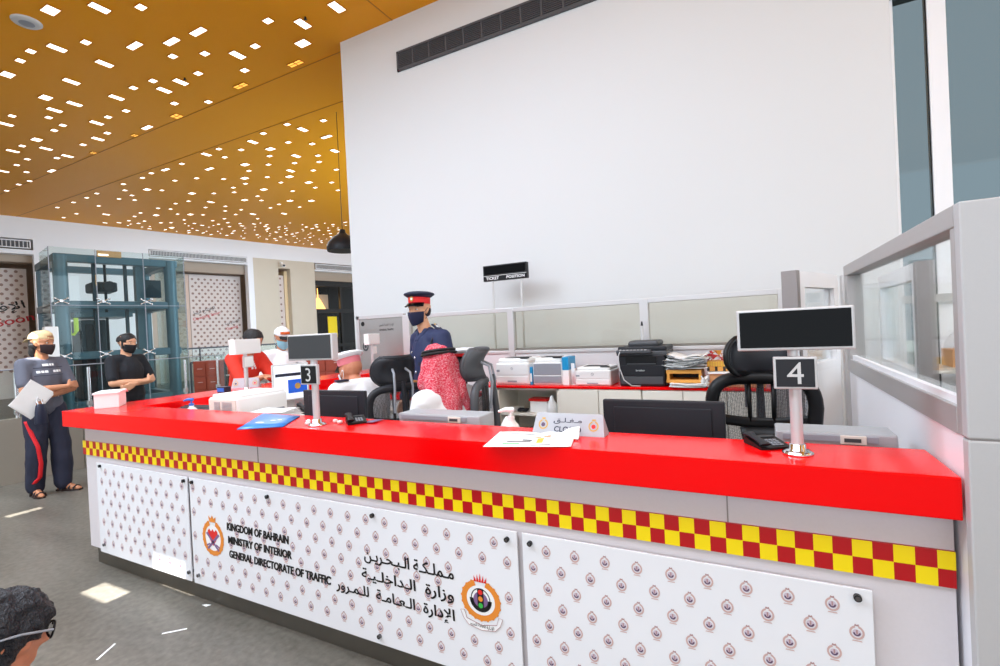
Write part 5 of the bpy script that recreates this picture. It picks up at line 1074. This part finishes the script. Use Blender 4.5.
# --- man in red tee leaning on the far return
J = std(1.66); lean = .16
for k in ('chest', 'nb', 'hc', 'sR', 'sL', 'waist'): J[k] = J[k]+V((0, (J[k].z-.95)*lean*2.0, -.02))
J['sR'].x = .16; J['sL'].x = -.16; J['eR'] = V((.20, .34, 1.06)); J['eL'] = V((-.20, .30, 1.06)); J['wR'] = V((.10, .53, 1.135)); J['wL'] = V((-.12, .52, 1.135))
H = head_matrix(J['hc']+V((0, .03, -.02)), .0, -.45)
hs = [hand(J['wR'], (-.3, 1, -.05), (0, -.1, -1), .3, -1), hand(J['wL'], (.3, 1, -.05), (0, -.1, -1), .3, 1)]
e, body = person((-4.99, 3.39, 0), -PI/2, 'man in red tee leaning on the far return behind a blank white board', J, H, hs, 'skin_tan', .009)
rt = blob('t_shirt', torso(J, .018, .92)+arms(J, .022, .85), 'tee_red', e, .011, 3, .006, 8)
blob('trousers', [rc(J['pel']-V((0, 0, .02)), (.165, .115, .09), J['hR'], .10), rc(J['pel']-V((0, 0, .02)), (.165, .115, .09), J['hL'], .10)]+legs(J, .016, .98, .012), 'track_navy', e, .013, 3, .007, 10)
f = MB(); 
for a in (-.04, .0): 
    for k in range(5): patch(f, rt, a-.012+k*.012, a+k*.012+.010, 1.20+k*.022, 1.222+k*.022, 'crest_white', 2)
f.build('shirt_print', e)
shoes(J, 'charcoal', e); eyes(H, e)
blob('hair', hp(H, [rc((0, -.046, .030), .089, (0, .004, .048), .087)]), 'hair', e, .009, 2, .003, 50)

# --- man in white robe, cap and pale blue mask, reading his phone
J = std(1.63); J['eR'] = V((.25, .06, 1.08)); J['eL'] = V((-.25, .06, 1.08)); J['wR'] = V((.03, .26, 1.14)); J['wL'] = V((-.13, .27, 1.02))
H = head_matrix(J['hc'], -.05, -.30)
hs = [hand(J['wR'], (-.3, .8, .25), (-.6, -.2, .6), .7, -1), hand(J['wL'], (.5, .8, .1), (0, 0, 1), .4, 1)]
e, body = person((-5.05, 3.98, 0), -PI/2-.28, 'man in white robe, dark brimmed cap and blue mask looking at his phone', J, H, hs, 'skin_tan', .0085)
blob('robe', torso(J, .022, 1.08)+arms(J, .022, 1.92)+[rc(J['pel'], (.18, .14, .1), V((0, 0, .25)), (.20, .17, .1)), rc(V((0, 0, .25)), (.20, .17, .1), V((0, 0, .16)), (.21, .18, .05))], 'thobe', e, .012, 3, .006, 8)
shoes(J, 'sandal', e, .006); eyes(H, e); mask(H, e, 'mask_blue')
blob('hair', hp(H, [rc((0, -.06, .02), .074, (0, -.03, .045), .076)]), 'hair', e, .009, 2)
Hi = H.inverted()
blob('cap', hp(H, [rc((0, -.045, .052), .086, (0, .012, .064), .084)]), 'thobe', e, .008, 3, cut=lambda c: (H.inverted() @ c).z < .045)
f = MB(); f.grid(lambda u, v: tuple(H @ V((.078*math.sin((u*2-1)*1.1), .080+.075*v*math.cos((u*2-1)), .052-.022*v))), 12, 5, 'charcoal'); f.build('cap_brim', e, .005)
f = MB(); f.grid(lambda u, v: tuple(H @ V((.055*(u*2-1), .098-.018*abs(u*2-1)-.012*v, .075+.030*v))), 6, 3, 'cap_orange'); f.build('cap_patch', e, .003)
Gp = Matrix.Translation(V((-5.05, 3.98, 0))) @ Matrix.Rotation(-PI/2-.28, 4, 'Z')
f = MB(); q = Gp @ frame((.0, .365, 1.185), (.95, .2, .1), (-.15, .80, .55)); f.box((0, 0, 0), (.075, .15, .009), 'charcoal', .003, q); f.box((0, 0, .005), (.068, .138, .001), 'screen_grey', 0, q); o = f.build('mobile_phone'); tag(o, 'dark mobile phone held by the man in the white robe', 'phone')

# --- officer seated with his back to us: white shirt, white peaked cap
def sit(hz, seat, lean=.0):
    J = std(1.74); d = seat+.06-J['pel'].z
    for k in J: J[k] = J[k]+V((0, 0, d))
    for k in ('waist', 'chest', 'nb', 'hc', 'sR', 'sL'): J[k] = J[k]+V((0, (J[k].z-(seat+.06))*lean, 0))
    for s, q in (('R', 1), ('L', -1)):
        J['h'+s] = V((q*.10, .02, seat+.04)); J['k'+s] = V((q*.13, .43, seat+.05)); J['a'+s] = V((q*.13, .45, .085))
        J['e'+s] = J['s'+s]+V((q*.06, .08, -.27)); J['w'+s] = J['e'+s]+V((-q*.08, .24, .04))
    return J
J = sit(0, .58, .22); J['hc'] = J['nb']+V((0, .12, .07))
H = head_matrix(J['hc'], .2, -.25)
hs = [hand(J['wR'], (-.2, 1, 0), (0, 0, -1), .3, -1), hand(J['wL'], (.2, 1, 0), (0, 0, -1), .3, 1)]
RZ = PI/2-.30; _h = dp(350, 370, 3.9)-Matrix.Rotation(RZ, 3, 'Z') @ J['hc']; LOC = (_h.x, _h.y, 0)
e, body = person(LOC, RZ, 'seated officer in white shirt and white peaked cap seen from behind', J, H, hs, 'skin_ruddy', .0085, 1.1)
blob('shirt', torso(J, .020, 1.18)+arms(J, .022, .85), 'thobe', e, .011, 3, .006, 7)
blob('trousers', [rc(J['pel']-V((0, 0, .02)), (.17, .12, .08), J['hR'], .10), rc(J['pel']-V((0, 0, .02)), (.17, .12, .08), J['hL'], .10)]+legs(J, .016, .98, .012), 'navy_dark', e, .013, 3, .006, 10)
shoes(J, 'black', e); eyes(H, e); mask(H, e, 'clear_white')
peaked_cap(H, e, 'clear_white', 'band_pink', 'black')
for s in (-1, 1): f = MB(); f.box((s*.15, J['sR'].y-.01, J['sR'].z+.082), (.10, .05, .012), 'navy_dark', .004); f.build('epaulette', e)

# --- tall officer in navy uniform
J = std(1.80); J['eR'] = V((.26, -.02, 1.17)); J['eL'] = V((-.28, -.01, 1.17)); J['wR'] = V((.22, .14, .95)); J['wL'] = V((-.24, .14, .95)); J['hc'] = V((.02, .07, 1.685)); J['nb'] = V((0, .02, 1.51))
H = head_matrix(J['hc'], .42, -.02)
hs = [hand(J['wR'], (-.1, .5, -1), (-1, 0, 0), .35, -1), hand(J['wL'], (.1, .5, -1), (1, 0, 0), .35, 1)]
RZ6 = PI-.42; _h = dp(419, 311, 4.05)-Matrix.Rotation(RZ6, 3, 'Z') @ J['hc']
e, body = person((_h.x, _h.y, 0), RZ6, 'tall officer in navy uniform and red banded peaked cap standing by the chairs', J, H, hs, 'skin_light', .0072)
jk = blob('jacket', torso(J, .024, 1.08)+arms(J, .026, 1.95)+[rc(J['pel']+V((0, 0, -.06)), (.19, .135, .08), J['waist'], (.165, .122, .09))], 'navy', e, .010, 3, .005, 9)
blob('trousers', [rc(J['pel']-V((0, 0, .04)), (.165, .115, .08), J['hR'], .10), rc(J['pel']-V((0, 0, .04)), (.165, .115, .08), J['hL'], .10)]+legs(J, .016, .98, .012), 'navy_dark', e, .012, 3, .005, 10)
shoes(J, 'black', e); eyes(H, e); mask(H, e, 'mask_navy', -.125, -.012)
blob('hair', hp(H, [rc((0, -.052, .0), .072, (0, -.03, .045), .075)]), 'hair', e, .008, 2, cut=lambda c: (H.inverted() @ c).z < -.05)
peaked_cap(H, e, 'navy_dark', 'band_red', 'black_gloss', True, .05)
blob('collar', [rc(J['nb']+V((-.05, .035, .0)), .03, J['nb']+V((-.015, .085, -.07)), .018), rc(J['nb']+V((.05, .035, .0)), .03, J['nb']+V((.015, .085, -.07)), .018), rc(J['nb']+V((-.055, -.01, .01)), .028, J['nb']+V((.055, -.01, .01)), .028)], 'navy', e, .008, 3)
for s in (-1, 1):
    p = J['sR'] if s > 0 else J['sL']; f = MB(); q = Matrix.Translation((p.x-s*.045, p.y+.01, p.z+.088)) @ Matrix.Rotation(s*.45, 4, 'Y'); f.box((0, 0, 0), (.13, .052, .012), 'navy_dark', .004, q); f.b2((-.015, -.014, .006), (.03, .014, .013), 'silver', .003, q); f.cyl((-s*.045, 0, .006), (-s*.045, 0, .014), .009, 'badge', n=10, T=q); f.build('epaulette', e)
for x, z in ((0, 1.30), (.0, 1.18), (0, 1.06), (-.095, 1.245), (.095, 1.245)):
    p = on_front(jk, x, z, .004)
    if p: f = MB(); f.ell(p, (.011, .008, .011), 'silver', 10, 6); f.build('button', e)
f = MB()
for x in (-.095, .095): patch(f, jk, x-.055, x+.055, 1.235, 1.262, 'navy_dark', 4, .005)
f.build('pocket_flap', e)
p = on_front(jk, .10, 1.345, .005); f = MB(); patch(f, jk, .06, .135, 1.335, 1.35, 'silver', 3, .006); f.build('name_bar', e)
f = MB(); P = [on_front(jk, x, z, .012) for x, z in ((-.175, 1.42), (-.165, 1.36), (-.16, 1.30), (-.15, 1.25), (-.11, 1.24))]; P = [q for q in P if q]
f.tube([V((-.165, -.02, 1.52)), V((-.17, .05, 1.49))]+P, .007, 'charcoal', 6); f.build('lanyard', e)
f = MB(); f.lathe([(.172, -.02), (.178, -.02), (.178, .025), (.172, .025)], 'black', 32, Matrix.Translation((0, 0, 1.085)), 1.02, .80); f.b2((-.03, .135, 1.065), (.03, .15, 1.115), 'badge'); f.build('belt', e)

# --- seated man in red checked headscarf and white robe
J = sit(0, .56, .08); H = head_matrix(J['hc'], -.15, -.02)
hs = [hand(J['wR'], (-.2, 1, 0), (0, 0, -1), .3, -1), hand(J['wL'], (.2, 1, 0), (0, 0, -1), .3, 1)]
_h = dp(438, 362, 3.2)-Matrix.Rotation(PI/2-.25, 3, 'Z') @ J['hc']
e, body = person((_h.x, _h.y, 0), PI/2-.25, 'seated man in white robe and red checked headscarf with black cord', J, H, hs, 'skin_tan', .009)
blob('robe', torso(J, .024, 1.12)+arms(J, .024, 1.9)+[rc(J['pel'], (.19, .14, .1), (J['kR']+J['kL'])/2, (.21, .09, .09)), rc((J['kR']+J['kL'])/2, (.21, .09, .09), (J['aR']+J['aL'])/2+V((0, 0, .1)), (.22, .10, .06))], 'thobe', e, .012, 3, .008, 9)
shoes(J, 'sandal', e, .006); eyes(H, e)
gh = blob('headscarf', hp(H, [rc((0, -.045, .040), .094, (0, .005, .048), .090), rc((-.045, -.05, .0), .07, (-.075, -.075, -.15), .07), rc((.045, -.05, .0), .07, (.075, -.075, -.15), .07), rc((0, -.07, 0), .075, (0, -.10, -.16), .075),
    rc((0, -.105, -.14), .07, (.04, -.145, -.42), .045), rc((.08, -.08, -.14), .065, (.13, -.135, -.40), .04), rc((-.06, -.09, -.14), .06, (-.03, -.145, -.34), .04), rc((.07, -.02, .02), .05, (.105, .035, -.12), .045), rc((.09, -.02, -.08), .05, (.16, -.03, -.2), .045), rc((-.07, -.02, .02), .05, (-.095, .03, -.12), .04)]), 'ghutra', e, .010, 2, .020, 11)
f = MB()
for dz, r in ((.055, .106), (.073, .100)): f.lathe([(r+.010*math.cos(a), dz+.010*math.sin(a)) for a in np.linspace(0, 2*PI, 9)], 'agal', 30, H @ Matrix.Translation((0, -.022, .022)) @ Matrix.Rotation(-.10, 4, 'X'), 1, 1.13)
f.build('head_cord', e)
blob('beard', hp(H, [rc((-.05, .03, -.075), .026, (0, .062, -.098), .024), rc((.05, .03, -.075), .026, (0, .062, -.098), .024)]), 'hair', e, .009, 2)

# --- white cap on the monitor rest behind the tall officer
# --- bent man with glasses in the near corner
J = sit(0, .44, 0)
pel = J['pel']
J['waist'] = pel+V((0, .05, .11)); J['chest'] = pel+V((0, .19, .17)); J['nb'] = pel+V((0, .33, .24)); HC = dp(-2, 640, 1.34); J['hc'] = V((0, .48, HC.z))
for s, q in (('R', 1), ('L', -1)): J['s'+s] = pel+V((q*.185, .29, .21)); J['e'+s] = V((q*.24, .40, .52)); J['w'+s] = V((q*.10, .56, .46))
H = head_matrix(J['hc'], .0, -.30)
hs = [hand(J['wR'], (-.6, .6, -.1), (-.2, .0, -1), .5, -1), hand(J['wL'], (.6, .6, -.1), (.2, 0, -1), .5, 1)]
RZ8 = math.atan2(-.12, .99); F8 = Matrix.Rotation(RZ8, 3, 'Z') @ V((0, .48, 0))
e, body = person((HC.x-F8.x, HC.y-F8.y, 0), RZ8, 'man with short black hair and dark glasses bending down in the near corner', J, H, hs, 'skin_ruddy', .006)
blob('shirt', torso(J, .016, 1.05)+arms(J, .018, .8), 'tee_grey', e, .011, 3, .006, 8)
blob('trousers', [rc(J['pel']-V((0, 0, .0)), (.17, .12, .09), J['hR'], .10), rc(J['pel'], (.17, .12, .09), J['hL'], .10)]+legs(J, .016, .98, .012), 'trouser_black', e, .012, 3, .006, 10)
shoes(J, 'charcoal', e); eyes(H, e)
Hb = H.inverted()
hr = blob('hair', hp(H, [rc((0, -.05, .045), .086, (0, .015, .052), .080), rc((0, -.035, .02), .088, (0, .022, .040), .082), rc((-.03, -.03, .04), .072, (.03, -.03, .04), .072), rc((-.072, -.03, -.02), .028, (-.066, -.06, -.06), .028), rc((.072, -.03, -.02), .028, (.066, -.06, -.06), .028), rc((-.062, -.035, -.005), .026, (-.062, -.045, -.05), .02), rc((.062, -.035, -.005), .026, (.062, -.045, -.05), .02), rc((0, -.085, .0), .05, (0, -.08, -.07), .04), rc((.066, .025, .03), .024, (.066, .006, -.035), .022), rc((-.066, .025, .03), .024, (-.066, .006, -.035), .022), rc((-.03, .075, .062), .026, (.03, .075, .062), .026)]), 'hair_grey', e, .0045, 1, .0075, 55)
f = MB()
for s in (-1, 1): f.tube([H @ V((s*.066, .096, .026)), H @ V((s*.096, .02, .036)), H @ V((s*.100, -.03, .030)), H @ V((s*.094, -.07, .012))], .0032, 'grey_plastic', 6)
f.tube([H @ V((-.012, .108, .024)), H @ V((0, .112, .028)), H @ V((.012, .108, .024))], .0025, 'black', 6)
for s in (-1, 1): f.tube([H @ V((s*(.038+.026*math.cos(t)), .104-.006*abs(math.cos(t)), .018+.021*math.sin(t))) for t in np.linspace(0, 2*PI, 16, endpoint=False)], .003, 'black', 6, None, True)
g = f.build('glasses', e)
for s in (-1, 1):
    f = MB(); f.add([tuple(H @ V((s*(.038+.025*math.cos(t)), .103, .018+.020*math.sin(t)))) for t in np.linspace(0, 2*PI, 16, endpoint=False)], [tuple(range(16))], 'lens'); f.build('spectacle_lens', g)
st = empty('stool', (HC.x-F8.x, HC.y-F8.y, 0), 'round grey stool under the bending man in the near corner', 'stool')
f = MB(); f.lathe([(0, .35), (.15, .35), (.165, .365), (.165, .385), (.15, .395), (0, .395)], 'dark_grey', 24); f.build('seat', st)
for k in range(4): f = MB(); a = k*PI/2+.4; f.cyl((.11*math.cos(a), .11*math.sin(a), .352), (.15*math.cos(a), .15*math.sin(a), 0), .014, 'chrome', n=10); f.build('leg', st)
# white peaked cap on a dark rest behind the officer
p = ony(463, 352, 3.9); e = empty('cap_stand', (p.x, p.y, 0), 'dark padded stand holding a white peaked cap beside the tall officer', 'stand')
f = MB(); f.box((0, 0, p.z-.16), (.17, .12, .24), 'charcoal', .03); f.build('pad', e)
f = MB(); f.cyl((0, 0, .02), (0, 0, p.z-.27), .03, 'charcoal'); f.cyl((0, 0, 0), (0, 0, .03), .2, 'charcoal', n=24); f.build('column', e)
e = empty('peaked_cap', (p.x, p.y, p.z-.04), 'white peaked cap with red band resting beside the tall officer', 'cap')
f = MB(); f.lathe([(.085, 0), (.09, .0), (.091, .03), (.086, .035)], 'band_red', 28); f.build('band', e)
f = MB(); f.lathe([(.088, .03), (.125, .055), (.128, .065), (.10, .08), (0, .085)], 'clear_white', 30); f.build('crown', e)
f = MB(); f.grid(lambda u, v: (.088*math.sin((u*2-1)*1.15)*(1+.1*v), .09*math.cos((u*2-1)*1.15)+.05*v*math.cos(u*2-1), .008-.008*v), 12, 4, 'black'); f.build('visor', e, .004)
